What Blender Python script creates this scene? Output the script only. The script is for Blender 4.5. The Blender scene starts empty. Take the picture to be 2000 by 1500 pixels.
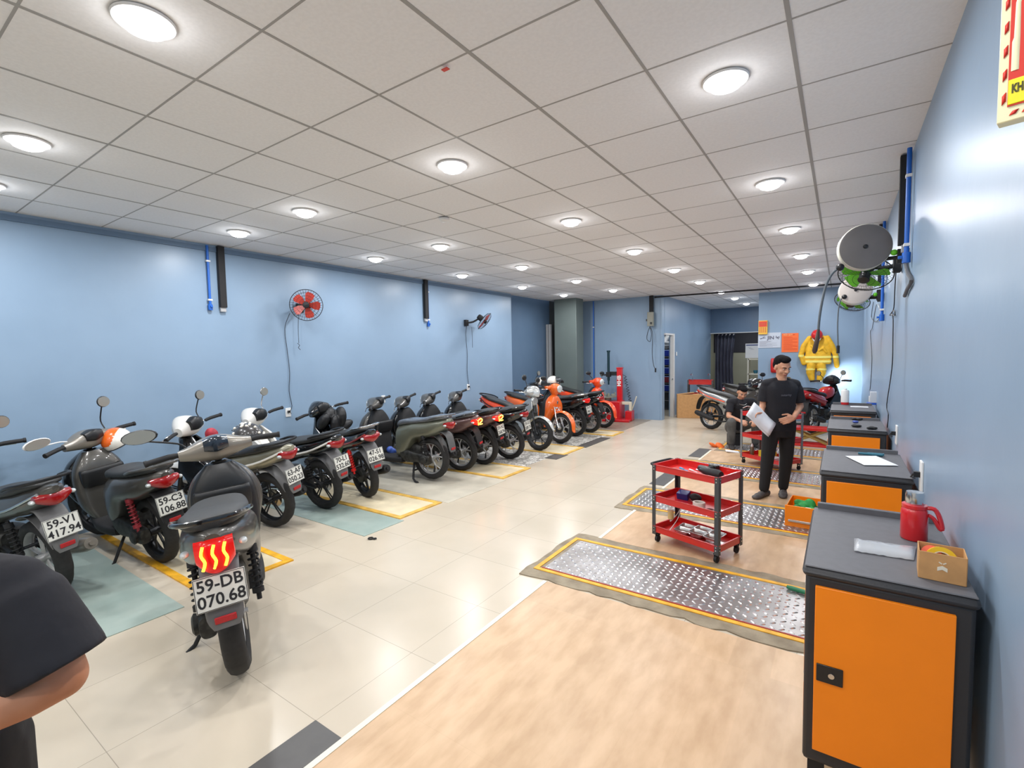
import bpy, bmesh, math, random
from mathutils import Vector, Matrix, Euler, noise
random.seed(7)
PI=math.pi; sin=math.sin; cos=math.cos
R_=math.radians
SC=bpy.context.scene; COL=SC.collection
# ------------------------------------------------------------------ materials
def srgb(r,g,b):
    f=lambda c:(c/255/12.92) if c/255<=.04045 else ((c/255+.055)/1.055)**2.4
    return (f(r),f(g),f(b),1)
MATS={}
def mat(name,col=(200,200,200),rough=.5,metal=0,spec=.5,emit=None,es=0,alpha=1,trans=0,noise_=0,nscale=20,bump=0,bscale=60,coat=0,var=None):
    if name in MATS: return MATS[name]
    m=bpy.data.materials.new(name); m.use_nodes=True; nt=m.node_tree; b=nt.nodes['Principled BSDF']
    c=srgb(*col); b.inputs['Base Color'].default_value=c
    b.inputs['Roughness'].default_value=rough; b.inputs['Metallic'].default_value=metal
    b.inputs['Specular IOR Level'].default_value=spec
    if coat: b.inputs['Coat Weight'].default_value=coat; b.inputs['Coat Roughness'].default_value=.08
    if emit: b.inputs['Emission Color'].default_value=srgb(*emit); b.inputs['Emission Strength'].default_value=es
    if alpha<1: b.inputs['Alpha'].default_value=alpha
    if trans: b.inputs['Transmission Weight'].default_value=trans
    if noise_ or var or bump:
        tc=nt.nodes.new('ShaderNodeTexCoord')
    if noise_ or var:
        n=nt.nodes.new('ShaderNodeTexNoise'); n.inputs['Scale'].default_value=nscale; n.inputs['Detail'].default_value=5
        nt.links.new(tc.outputs['Object'],n.inputs['Vector'])
        mx=nt.nodes.new('ShaderNodeMix'); mx.data_type='RGBA'
        c2=srgb(*var) if var else tuple([max(0,x*(1-noise_)) for x in c[:3]]+[1])
        mr=nt.nodes.new('ShaderNodeMapRange'); mr.inputs[1].default_value=.38; mr.inputs[2].default_value=.62
        nt.links.new(n.outputs['Fac'],mr.inputs[0]); nt.links.new(mr.outputs[0],mx.inputs[0])
        mx.inputs[6].default_value=c; mx.inputs[7].default_value=c2
        nt.links.new(mx.outputs[2],b.inputs['Base Color'])
    if bump:
        n2=nt.nodes.new('ShaderNodeTexNoise'); n2.inputs['Scale'].default_value=bscale; n2.inputs['Detail'].default_value=4
        nt.links.new(tc.outputs['Object'],n2.inputs['Vector'])
        bp=nt.nodes.new('ShaderNodeBump'); bp.inputs['Strength'].default_value=bump; bp.inputs['Distance'].default_value=.01
        nt.links.new(n2.outputs['Fac'],bp.inputs['Height']); nt.links.new(bp.outputs[0],b.inputs['Normal'])
    MATS[name]=m; return m
# plain materials
black=mat('black_plastic',(24,25,27),.38,bump=.05,bscale=300)
matte=mat('matte_black',(27,27,29),.7,noise_=.2)
rubber=mat('tyre_rubber',(34,33,33),.75,noise_=.3,nscale=40)
seatm=mat('seat_vinyl',(44,45,45),.5,bump=.25,bscale=400)
wrapm=mat('wrapped_seat',(84,88,94),.16,bump=.9,bscale=28,coat=1)
chrome=mat('chrome',(205,205,205),.18,1)
alloy=mat('cast_alloy',(178,178,178),.35,.35,noise_=.12)
darkalloy=mat('dark_alloy',(45,46,48),.4,.6)
engm=mat('engine_metal',(70,70,68),.5,.6,noise_=.5,nscale=30)
glassm=mat('mirror_glass',(178,176,165),.15,.55)
lensred=mat('red_lens',(150,12,16),.15,coat=.6)
redreflect=mat('red_reflector',(185,20,30),.3,bump=.5,bscale=300)
lensclear=mat('clear_lens',(200,205,205),.12,.3,coat=.5)
platem=mat('plate_white',(222,222,214),.35,noise_=.08,nscale=9)
inkm=mat('ink_black',(35,35,38),.5)
white=mat('white_plastic',(228,228,226),.4)
cream=mat('cream_plastic',(214,208,190),.4)
# ------------------------------------------------------------------ mesh builder
def catmull(P,k):
    if k<=1 or len(P)<3: return P
    out=[]
    n=len(P)
    for i in range(n-1):
        p0=P[max(i-1,0)];p1=P[i];p2=P[i+1];p3=P[min(i+2,n-1)]
        for j in range(k):
            t=j/k
            out.append(tuple(.5*((2*b)+(-a+c)*t+(2*a-5*b+4*c-d)*t*t+(-a+3*b-3*c+d)*t**3) for a,b,c,d in zip(p0,p1,p2,p3)))
    out.append(tuple(P[-1])); return out
def sup(t,e):
    c,s=cos(t),sin(t)
    return math.copysign(abs(c)**(2/e),c),math.copysign(abs(s)**(2/e),s)
class MB:
    def __init__(s,T=None): s.v=[];s.f=[];s.mi=[];s.T=T or Matrix.Identity(4);s.m=0
    def add(s,vs,fs):
        o=len(s.v); s.v+=[s.T@Vector(p) for p in vs]; s.f+=[tuple(i+o for i in f) for f in fs]; s.mi+=[s.m]*len(fs); return s
    def mi_(s,m): s.m=m; return s
    def box(s,c,d,rot=None,taper=1):
        x,y,z=[q/2 for q in d]; vs=[(-x,-y,-z),(x,-y,-z),(x,y,-z),(-x,y,-z),(-x*taper,-y*taper,z),(x*taper,-y*taper,z),(x*taper,y*taper,z),(-x*taper,y*taper,z)]
        M=Matrix.Translation(c)@((rot if isinstance(rot,Matrix) else Euler(rot).to_matrix().to_4x4()) if rot is not None else Matrix.Identity(4))
        return s.add([M@Vector(p) for p in vs],[(0,3,2,1),(4,5,6,7),(0,1,5,4),(1,2,6,5),(2,3,7,6),(3,0,4,7)])
    def rings(s,rs,closed=False,cap=True):
        n=len(rs[0]); vs=[p for r in rs for p in r]; fs=[]
        m=len(rs)
        for i in range(m if closed else m-1):
            a=i*n; b=((i+1)%m)*n
            for j in range(n):
                k=(j+1)%n; fs.append((a+j,a+k,b+k,b+j))
        if cap and not closed:
            fs.append(tuple(reversed(range(n)))); fs.append(tuple((m-1)*n+j for j in range(n)))
        return s.add(vs,fs)
    def cyl(s,p0,p1,r0,r1=None,seg=16,cap=True):
        r1=r0 if r1 is None else r1
        return s.tube([p0,p1],[r0,r1],seg,cap=cap)
    def tube(s,pts,r,seg=8,k=1,closed=False,cap=True):
        P=[Vector(p) for p in (catmull([tuple(p) for p in pts],k) if k>1 else pts)]
        n=len(P); 
        if not isinstance(r,(list,tuple)): rr=[r]*n
        elif len(r)==n: rr=r
        else: rr=[r[min(int(i/(n-1)*(len(r)-1)),len(r)-2)]*(1-((i/(n-1)*(len(r)-1))-min(int(i/(n-1)*(len(r)-1)),len(r)-2)))+r[min(int(i/(n-1)*(len(r)-1)),len(r)-2)+1]*((i/(n-1)*(len(r)-1))-min(int(i/(n-1)*(len(r)-1)),len(r)-2)) for i in range(n)]
        rs=[]; u=None
        for i,p in enumerate(P):
            if closed: t=P[(i+1)%n]-P[i-1]
            else: t=P[min(i+1,n-1)]-P[max(i-1,0)]
            if t.length<1e-9: t=Vector((0,0,1))
            t.normalize()
            if u is None:
                a=Vector((0,0,1)) if abs(t.z)<.9 else Vector((1,0,0)); u=t.cross(a).normalized()
            else:
                u=(u-t*u.dot(t)); u=u.normalized() if u.length>1e-6 else t.orthogonal().normalized()
            w=t.cross(u)
            rs.append([p+(u*cos(2*PI*j/seg)+w*sin(2*PI*j/seg))*rr[i] for j in range(seg)])
        return s.rings(rs,closed,cap)
    def lathe(s,prof,c=(0,0,0),axis='z',seg=32,rot=None):
        # prof: list of (r,h)
        rs=[]
        for r,h in prof:
            ring=[]
            for j in range(seg):
                a=2*PI*j/seg; x,y=r*cos(a),r*sin(a)
                p={'z':(x,y,h),'y':(x,h,-y),'x':(h,x,y)}[axis]
                ring.append(p)
            rs.append(ring)
        M=Matrix.Translation(c)@(rot if rot is not None else Matrix.Identity(4))
        rs=[[M@Vector(p) for p in r] for r in rs]
        return s.rings(rs,cap=True)
    def torus(s,c,R,r,axis='y',seg=40,sg=8,sq=1,rot=None):
        rs=[]
        M=Matrix.Translation(c)@(rot if rot is not None else Matrix.Identity(4))
        for i in range(seg):
            a=2*PI*i/seg; ring=[]
            for j in range(sg):
                b=2*PI*j/sg; rad=R+r*cos(b); h=r*sq*sin(b)
                p={'y':(rad*cos(a),h,rad*sin(a)),'z':(rad*cos(a),rad*sin(a),h),'x':(h,rad*cos(a),rad*sin(a))}[axis]
                ring.append(M@Vector(p))
            rs.append(ring)
        return s.rings(rs,closed=True)
    def ell(s,c,r,rot=None,seg=20,rg=12,zmin=-1):
        M=Matrix.Translation(c)@(rot if isinstance(rot,Matrix) else (Euler(rot).to_matrix().to_4x4() if rot is not None else Matrix.Identity(4)))
        rs=[]; p0=math.asin(max(-.999,zmin))
        for i in range(rg+1):
            ph=p0+(PI/2-.02-p0)*i/rg if zmin>-1 else -PI/2+.02+(PI-.04)*i/rg
            rs.append([M@Vector((r[0]*cos(ph)*cos(2*PI*j/seg),r[1]*cos(ph)*sin(2*PI*j/seg),r[2]*sin(ph))) for j in range(seg)])
        return s.rings(rs)
    def loftx(s,secs,n=24,k=4):   # (x,z0,z1,hw,e)
        rs=[]
        for x,z0,z1,hw,e in catmull(secs,k):
            cz=(z0+z1)/2;h=(z1-z0)/2; ring=[]
            for j in range(n):
                a,b=sup(2*PI*j/n,e); ring.append((x,hw*a,cz+h*b))
            rs.append(ring)
        return s.rings(rs)
    def loftz(s,secs,n=24,k=4):   # (z,x0,x1,hw,e)
        rs=[]
        for z,x0,x1,hw,e in catmull(secs,k):
            cx=(x0+x1)/2;h=(x1-x0)/2; ring=[]
            for j in range(n):
                a,b=sup(2*PI*j/n,e); ring.append((cx+h*a,hw*b,z))
            rs.append(ring)
        return s.rings(rs)
    def lofty(s,secs,n=20,k=4):   # (y,x0,x1,z0,z1,e)
        rs=[]
        for y,x0,x1,z0,z1,e in catmull(secs,k):
            ring=[]
            for j in range(n):
                a,b=sup(2*PI*j/n,e); ring.append(((x0+x1)/2+(x1-x0)/2*b,y,(z0+z1)/2+(z1-z0)/2*a))
            rs.append(ring)
        return s.rings(rs)
    def ribbon(s,pts,hws,th,e=3.5,n=16,k=3,y0=0,arch=0):  # pts (x,z)
        P=catmull([(p[0],p[1],h) for p,h in zip(pts,hws)],k); rs=[]
        for i,(x,z,h) in enumerate(P):
            a=P[max(i-1,0)];b=P[min(i+1,len(P)-1)]; tx,tz=b[0]-a[0],b[1]-a[1]; L=math.hypot(tx,tz) or 1
            nx,nz=-tz/L,tx/L; ring=[]
            for j in range(n):
                c,q=sup(2*PI*j/n,e); off=th/2*q-arch*c*c
                ring.append((x+nx*off,y0+h*c,z+nz*off))
            rs.append(ring)
        return s.rings(rs)
    def prism(s,poly,y0,y1,axis='y',fn=None):
        def P(a,b,h): return {'y':(a,h,b),'z':(a,b,h),'x':(h,a,b)}[axis]
        n=len(poly); vs=[P(a,b,y0) for a,b in poly]+[P(a,b,y1) for a,b in poly]
        if fn: vs=[fn(*v) for v in vs]
        fs=[tuple(range(n)),tuple(reversed(range(n,2*n)))]+[(i,i+n,(i+1)%n+n,(i+1)%n) for i in range(n)]
        return s.add(vs,fs)
    def mesh(s,name,sharp=40):
        me=bpy.data.meshes.new(name); me.from_pydata([tuple(v) for v in s.v],[],s.f); 
        bm=bmesh.new(); bm.from_mesh(me); bmesh.ops.recalc_face_normals(bm,faces=bm.faces); bm.to_mesh(me); bm.free()
        me.polygons.foreach_set('use_smooth',[True]*len(me.polygons))
        if any(s.mi): me.polygons.foreach_set('material_index',s.mi)
        me.set_sharp_from_angle(angle=R_(sharp)); me.update(); return me
def setp(o,**k):
    for a,b in k.items(): o[a]=b
    return o
def link(name,me,mats,parent=None,label=None,bevel=0,sub=0,solid=0,loc=None,rot=None,seg=2):
    o=bpy.data.objects.new(name,me); COL.objects.link(o)
    if not isinstance(mats,(list,tuple)): mats=[mats]
    if len(me.materials)==0:
        for m in mats: me.materials.append(m)
    else:
        for i,m in enumerate(mats):
            if me.materials[i]!=m: o.material_slots[i].link='OBJECT'; o.material_slots[i].material=m
    if parent is not None: o.parent=parent
    if loc is not None: o.location=loc
    if rot is not None: o.rotation_euler=rot
    if solid: md=o.modifiers.new('s','SOLIDIFY'); md.thickness=solid
    if bevel: md=o.modifiers.new('b','BEVEL'); md.width=bevel; md.segments=seg; md.limit_method='ANGLE'; md.angle_limit=R_(35)
    if sub: md=o.modifiers.new('u','SUBSURF'); md.levels=sub; md.render_levels=sub
    if label: o['label']=label
    return o
def obj(name,mb,mats,parent=None,**k):
    return link(name,mb.mesh(name),mats,parent,**k)
def thing(name,label,cat,loc=(0,0,0),rz=0,group=None,rx=0):
    o=bpy.data.objects.new(name,None); COL.objects.link(o); o.location=loc; o.rotation_euler=(rx,0,rz); o.empty_display_size=.1
    o['label']=label; o['category']=cat
    if group: o['group']=group
    return o
def tag(o,label,cat,group=None):
    o['label']=label;o['category']=cat
    if group:o['group']=group
    return o
def struct(name,mb,m,parent=None,label=None,**k):
    o=obj(name,mb,m,parent,**k)
    if parent is None: o['kind']='structure'
    if label: o['label']=label
    return o
CACHE={}
SQ=('side_fairing','seat','grab_rail','tail_lamp','turn_signal','rear_mudguard','reflector','side_strip')
def cpart(name,key,fn,m,parent,**k):
    key=(name,)+tuple(key)
    if key not in CACHE:
        b=fn()
        if name in SQ:
            for v in b.v:
                if v.x<-.05: v.x=-.05+(v.x+.05)*.74
        CACHE[key]=b.mesh(name) if isinstance(b,MB) else b
    return link(name,CACHE[key],m,parent,**k)
def textmesh(txt,size,ext=.0006,align='CENTER',sy=1,bold=0,sp=1):
    key=('text',txt,size,align,sy,bold,sp)
    if key in CACHE: return CACHE[key]
    cu=bpy.data.curves.new('t','FONT'); cu.body=txt; cu.size=size; cu.extrude=ext; cu.align_x=align; cu.align_y='CENTER'; cu.resolution_u=3; cu.offset=bold; cu.space_character=sp
    o=bpy.data.objects.new('t',cu); COL.objects.link(o); bpy.context.view_layer.update()
    me=bpy.data.meshes.new_from_object(o.evaluated_get(bpy.context.evaluated_depsgraph_get()))
    if sy!=1:
        for v in me.vertices: v.co.y*=sy
    bpy.data.objects.remove(o); bpy.data.curves.remove(cu); me.materials.clear(); CACHE[key]=me; return me
def textparts(lines,mtx):
    """several text meshes joined: lines=[(txt,size,x,y,sy,bold)] placed in matrix"""
    bm=bmesh.new()
    for txt,size,x,y,sy,bold in lines:
        me=textmesh(txt,size,sy=sy,bold=bold); b2=bmesh.new(); b2.from_mesh(me)
        b2.transform(mtx@Matrix.Translation((x,y,0))); t=bpy.data.meshes.new('x'); b2.to_mesh(t); b2.free(); bm.from_mesh(t); bpy.data.meshes.remove(t)
    me=bpy.data.meshes.new('lettering'); bm.to_mesh(me); bm.free(); return me
def frame(o,x,y,z=None):
    x=Vector(x).normalized(); y=Vector(y); y=(y-x*y.dot(x)).normalized(); z=x.cross(y)
    M=Matrix((x,y,z)).transposed().to_4x4(); M.translation=Vector(o); return M
# ------------------------------------------------------------------ camera
F=939.0; YAW,PITCH,ROLL=.6002,-.0626,-.0186; H=1.7
def camaxes():
    cy,sy=cos(YAW),sin(YAW);cp,sp=cos(PITCH),sin(PITCH);cr,sr=cos(ROLL),sin(ROLL)
    fw=Vector((-sy*cp,cy*cp,sp)); r=Vector((cy,sy,0)); u=r.cross(fw)
    return r*cr+u*sr,-r*sr+u*cr,fw
RR,UU,FW=camaxes()
cam=bpy.data.cameras.new('camera'); camo=bpy.data.objects.new('camera',cam); COL.objects.link(camo)
Mc=Matrix((RR,UU,-FW)).transposed().to_4x4(); Mc.translation=Vector((0,0,H)); camo.matrix_world=Mc
cam.sensor_width=36; cam.sensor_fit='HORIZONTAL'; cam.lens=F/2000*36; cam.clip_start=.05; cam.clip_end=100
SC.camera=camo
def ray(px,py): return FW+RR*((px-1000)/F)+UU*((750-py)/F)
def onz(px,py,z): d=ray(px,py); t=(z-H)/d.z; return d*t+Vector((0,0,H))
def onx(px,py,x): d=ray(px,py); t=x/d.x; return d*t+Vector((0,0,H))
def ony(px,py,y): d=ray(px,py); t=y/d.y; return d*t+Vector((0,0,H))
SC.view_settings.view_transform='Standard'; SC.view_settings.look='None'; SC.view_settings.exposure=0.0; SC.view_settings.gamma=1
CZ=3.043; XL=-6.18; XR=.385
#@@SETTING
# ------------------------------------------------------------------ setting
def nodes(m): nt=m.node_tree; return nt,nt.nodes,nt.links,nt.nodes['Principled BSDF']
def wallmat(name,col,col2,rough=.42):
    m=mat(name,col,rough,bump=.12,bscale=9,var=col2,nscale=1.3); return m
bluewall=wallmat('blue_wall_paint',(138,162,186),(133,157,181),.36)
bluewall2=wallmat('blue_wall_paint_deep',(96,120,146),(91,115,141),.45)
greywall=wallmat('grey_green_paint',(104,115,112),(98,109,106),.5)
def tilemat(name,col,col2,line,sx,sy,ox,oy,lw,rough,nscale,coat=0,stretch=None,offset=0,metal=0,linefac=1.0):
    m=bpy.data.materials.new(name); m.use_nodes=True; nt,N,L,b=nodes(m)
    geo=N.new('ShaderNodeNewGeometry'); mp=N.new('ShaderNodeVectorMath'); mp.operation='ADD'; mp.inputs[1].default_value=(-ox,-oy,0)
    L.new(geo.outputs['Position'],mp.inputs[0])
    n=N.new('ShaderNodeTexNoise'); n.inputs['Scale'].default_value=nscale; n.inputs['Detail'].default_value=8
    if stretch:
        st=N.new('ShaderNodeVectorMath'); st.operation='MULTIPLY'; st.inputs[1].default_value=stretch; L.new(geo.outputs['Position'],st.inputs[0]); L.new(st.outputs[0],n.inputs['Vector'])
    else: L.new(geo.outputs['Position'],n.inputs['Vector'])
    br=N.new('ShaderNodeTexBrick'); br.offset=offset; br.squash=1
    br.inputs['Scale'].default_value=1; br.inputs['Brick Width'].default_value=sx; br.inputs['Row Height'].default_value=sy; br.inputs['Mortar Size'].default_value=lw; br.inputs['Mortar Smooth'].default_value=.1
    br.inputs['Bias'].default_value=0
    br.inputs['Color1'].default_value=(1,1,1,1); br.inputs['Color2'].default_value=(.90,.90,.90,1) if offset else (.97,.97,.97,1); br.inputs['Mortar'].default_value=(1,1,1,1)
    L.new(mp.outputs[0],br.inputs['Vector'])
    mr=N.new('ShaderNodeMapRange'); mr.inputs[1].default_value=.35; mr.inputs[2].default_value=.65; L.new(n.outputs['Fac'],mr.inputs[0])
    mx=N.new('ShaderNodeMix'); mx.data_type='RGBA'; mx.inputs[6].default_value=srgb(*col); mx.inputs[7].default_value=srgb(*col2); L.new(mr.outputs[0],mx.inputs[0])
    mu=N.new('ShaderNodeMix'); mu.data_type='RGBA'; mu.blend_type='MULTIPLY'; mu.inputs[0].default_value=1; L.new(mx.outputs[2],mu.inputs[6]); L.new(br.outputs['Color'],mu.inputs[7])
    ml=N.new('ShaderNodeMix'); ml.data_type='RGBA'; L.new(mu.outputs[2],ml.inputs[6]); ml.inputs[7].default_value=srgb(*line)
    mf=N.new('ShaderNodeMath'); mf.operation='MULTIPLY'; mf.inputs[1].default_value=linefac; L.new(br.outputs['Fac'],mf.inputs[0]); L.new(mf.outputs[0],ml.inputs[0])
    L.new(ml.outputs[2],b.inputs['Base Color'])
    n2=N.new('ShaderNodeTexNoise'); n2.inputs['Scale'].default_value=2.2; n2.inputs['Detail'].default_value=1; L.new(geo.outputs['Position'],n2.inputs['Vector'])
    m2=N.new('ShaderNodeMapRange'); m2.inputs[1].default_value=.3; m2.inputs[2].default_value=.7; m2.inputs[3].default_value=rough*.9; m2.inputs[4].default_value=rough*1.2; L.new(n2.outputs['Fac'],m2.inputs[0]); L.new(m2.outputs[0],b.inputs['Roughness'])
    b.inputs['Specular IOR Level'].default_value=.45
    MATS[name]=m; return m
floorm=tilemat('cream_floor_tiles',(202,190,171),(194,183,164),(120,112,98),.61,.61,-2.0,.63,.0016,.22,1.6,linefac=.6)
woodm=tilemat('wood_look_tiles',(208,176,140),(190,157,121),(140,108,80),.2,1.2,-1.77,.3,.0015,.34,4.0,stretch=(3.2,1.1,1),offset=.5,linefac=.12)
tealm=mat('teal_floor_tile',(166,180,172),.3,var=(150,167,160),nscale=3)
marblem=mat('grey_marble_tile',(204,197,180),.3,var=(188,182,166),nscale=4)
pebblem=None
def mkpebble():
    m=mat('pebble_tiles',(150,148,142),.4); nt,N,L,b=nodes(m)
    geo=N.new('ShaderNodeNewGeometry'); v=N.new('ShaderNodeTexVoronoi'); v.inputs['Scale'].default_value=20; L.new(geo.outputs['Position'],v.inputs['Vector'])
    cr=N.new('ShaderNodeValToRGB'); e=cr.color_ramp; e.elements[0].color=srgb(120,116,110); e.elements[1].color=srgb(250,247,238); L.new(v.outputs['Color'],cr.inputs[0])
    v2=N.new('ShaderNodeTexVoronoi'); v2.feature='DISTANCE_TO_EDGE'; v2.inputs['Scale'].default_value=20; L.new(geo.outputs['Position'],v2.inputs['Vector'])
    mr=N.new('ShaderNodeMapRange'); mr.inputs[2].default_value=.08; L.new(v2.outputs['Distance'],mr.inputs[0])
    mx=N.new('ShaderNodeMix'); mx.data_type='RGBA'; mx.inputs[6].default_value=srgb(80,76,70); L.new(cr.outputs[0],mx.inputs[7]); L.new(mr.outputs[0],mx.inputs[0]); L.new(mx.outputs[2],b.inputs['Base Color'])
    return m
pebblem=mkpebble()
darktile=mat('charcoal_floor_tile',(82,80,78),.4,noise_=.15,nscale=8)
yellowm=mat('yellow_road_paint',(238,176,40),.5,noise_=.25,nscale=14)
yellowf=mat('worn_yellow_paint',(226,180,84),.5,noise_=.25,nscale=10)
padm=mat('cream_lift_plate',(226,212,180),.35,noise_=.15,nscale=5)
cementm=mat('rough_cement',(152,140,118),.75,var=(128,116,96),nscale=7,bump=.4,bscale=60)
steelplate=mat('tread_steel',(214,213,212),.22,.85)
steelbase=mat('tread_steel_base',(168,166,166),.36,.8,var=(136,132,130),nscale=3)
ceilm=mat('ceiling_tile',(238,238,238),.85,noise_=.04,nscale=60)
gridm=mat('ceiling_tee',(162,160,156),.6)
beigeconc=mat('beige_lift_pad',(214,196,160),.5,noise_=.15)
# shell
Y0=-4.0; Y1=17.0
struct('floor',MB().box((-3.2,6.6,-.05),(7.4,21.4,.1)),floorm)
b=MB(); b.box((-2.9,6.5,CZ+.04),(6.8,21.2,.06)); cl=struct('ceiling',b,ceilm)
b=MB(); z=CZ+.006
for i in range(-11,2):
    b.box((-.2036-.6*3+.6*(i+3) ,6.5,z+.0035),(.014 if i%2 else .019,21.0,.003))
for i in range(-12,26):
    b.box(((XL+XR)/2,2.369+.612*i,z+.004),(XR-XL,.010,.003))
struct('ceiling_grid',b,gridm,cl)
struct('wall_left',MB().box((XL-.1,(Y0+9.05)/2,1.6),(.2,9.05-Y0,3.2)),bluewall)
# dark blue strip standing in for the soft shadow atop the left wall
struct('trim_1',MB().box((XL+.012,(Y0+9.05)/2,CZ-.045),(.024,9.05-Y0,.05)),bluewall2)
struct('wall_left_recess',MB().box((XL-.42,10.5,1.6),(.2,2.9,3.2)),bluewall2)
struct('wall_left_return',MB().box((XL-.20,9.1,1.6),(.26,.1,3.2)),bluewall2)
struct('wall_right',MB().box((XR+.1,(Y0+13.2)/2,1.6),(.2,13.2-Y0,3.2)),bluewall)
struct('wall_front',MB().box((-2.9,Y0-.1,1.6),(7.2,.2,3.2)),mat('front_wall',(190,190,186),.7))
struct('wall_back_niche',MB().box((-5.03,11.86,1.6),(2.76,.2,3.2)),bluewall)
struct('wall_back_notice',MB().box((-.63,13.1,1.6),(2.05,.2,3.2)),bluewall)
struct('wall_back_notice_return',MB().box((-1.56,15.2,1.6),(.2,4.0,3.2)),bluewall)
# wall with door (x=-3.6)
b=MB(); b.box((-3.64,11.87,1.6),(.07,.2,3.2)).box((-3.635,14.83,1.6),(.07,4.5,3.2)).box((-3.635,12.28,2.65),(.07,.62,1.1))
struct('wall_back_corridor',b,bluewall)
# end wall with curtained opening
zt=2.24
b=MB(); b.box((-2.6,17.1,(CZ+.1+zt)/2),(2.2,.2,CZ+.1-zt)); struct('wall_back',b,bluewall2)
b=MB(); b.box((-2.6,17.0,zt+.01),(2.0,.05,.02)); struct('trim_2',b,white)
b=MB(); b.box((-2.6,19.3,.8),(3,.1,1.7)); b.box((-4.0,18.2,1.4),(.1,2.2,2.8)); b.box((-1.2,18.2,1.4),(.1,2.2,2.8)); struct('wall_far_room',b,mat('far_room_wall',(140,142,128),.7))
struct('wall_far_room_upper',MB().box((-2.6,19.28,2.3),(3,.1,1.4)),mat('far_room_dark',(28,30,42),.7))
struct('floor_far_room',MB().box((-2.6,18.2,-.05),(3,2.3,.1)),floorm)
struct('ceiling_far_room',MB().box((-2.6,18.3,2.75),(3,2.2,.1)),matte)
# column
struct('column',MB().box((-5.74,11.0,1.55),(.62,.4,3.1)),greywall,bevel=.01)
struct('trim_3',MB().box((-6.28,11.4,1.55),(.46,.12,3.1)),mat('dark_frame',(72,74,72),.6))
t=MB(); t.box((-6.45,11.15,1.23),(.06,.08,2.46)); tag(obj('pipe_cover',t,mat('pale_grey',(172,172,172),.5)),'tall pale grey conduit cover standing left of the grey column, the left of two','conduit cover','conduit covers beside the column')
t=MB(); t.box((-6.37,11.15,1.23),(.06,.08,2.46)); tag(obj('pipe_cover',t,mat('pale_grey')),'tall pale grey conduit cover nearest the grey column, the right of two','conduit cover','conduit covers beside the column')
# door
b=MB(); x=-3.59
b.box((x,12.60,1.07),(.09,.1,2.14)).box((x,12.24,2.12),(.05,.62,.04))
dm=mat('door_white',(222,220,216),.4)
dfr=struct('door_1',b,dm,label='white door frame of the parts room')
b=MB(); b.tube([(-3.56,12.56,.98),(-3.56,12.50,.98)],.012); obj('door_latch',b,chrome,dfr)
struct('wall_parts_room',MB().box((-4.6,14.35,1.3),(1.6,.05,2.6)).box((-5.3,13,1.3),(.05,2.2,2.6)),mat('parts_room',(120,125,130),.7))
# dark wood patch / floor finishes
def slab(name,x0,x1,y0,y1,m,h=.003,label=None,z=0):
    return struct(name,MB().box(((x0+x1)/2,(y0+y1)/2,z+h/2),(x1-x0,y1-y0,h)),m,label=label)
segs=[(-1.2,3.0),(3.98,4.9),(5.86,6.75),(7.7,8.55)]
for i,(a,c) in enumerate(segs):
    slab('floor_wood_tiles',-1.77,XR,a,c,woodm,.006)
    slab('trim_%d'%(4+i),-1.80,-1.77,a,c,mat('white_strip',(226,220,200),.4),.009)
for i,y in enumerate((6.0,7.9)): slab('floor_dark_strip',-2.0,-1.8,y,y+.75,darktile,.004)
slab('floor_dark_tile',-2.0,-1.80,.63,1.24,darktile,.004)
b=MB(); b.box((-4.93,.65,.0025),(2.46,1.42,.005)); b.box((-4.9,3.12,.0025),(2.42,.50,.005)); struct('floor_teal_tiles',b,tealm)
slab('floor_marble_tiles',-6.15,-3.69,4.05,5.2,marblem,.004)
b=MB(); b.box((-5.05,6.5,.002),(2.3,.96,.004)); b.box((-5.05,8.4,.002),(2.3,1.3,.004)); struct('floor_pebble_tiles',b,pebblem)
b=MB(); b.box((-3.83,6.85,.004),(.22,.4,.006)); b.box((-3.83,8.3,.004),(.2,1.1,.006)); struct('floor_dark_edge',b,darktile)
slab('floor_grey_bay',-5.4,-3.85,9.75,11.7,mat('worn_grey_tile',(150,138,122),.4,noise_=.2),.004)
# in-floor lifts, left side: cream plate with a yellow painted frame
def pad(y0,y1,lab,pm=padm,x1=-3.76,x0=-5.9):
    t=thing('floor_lift',lab,'floor lift',((x0+x1)/2,(y0+y1)/2,0),0,'in-floor lifts under the parked row')
    w,d=(x1-x0),(y1-y0)
    obj('plate',MB().box((0,0,.004),(w-.12,d-.12,.008)),pm,t)
    b=MB()
    b.box((w/2-.03,0,.006),(.06,d,.012)); b.box((-.03,d/2-.03,.006),(w-.06,.06,.012)); b.box((-.03,-d/2+.03,.006),(w-.06,.06,.012)); obj('frame',b,yellowf if y0>3 else yellowm,t)
    return t
pad(1.5,2.2,'cream floor lift plate with bright yellow edge under the nearest scooters')
pad(3.38,4.02,'cream floor lift plate edged yellow beneath the red-sprung underbone bike')
pad(5.24,5.95,'cream floor lift plate edged yellow before the scooter with lit tail lamp')
pad(7.0,7.74,'cream floor lift plate edged yellow under the silver front-facing scooter wheel')
pad(9.08,9.66,'cream floor lift plate edged yellow in front of the red-orange scooter')
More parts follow.
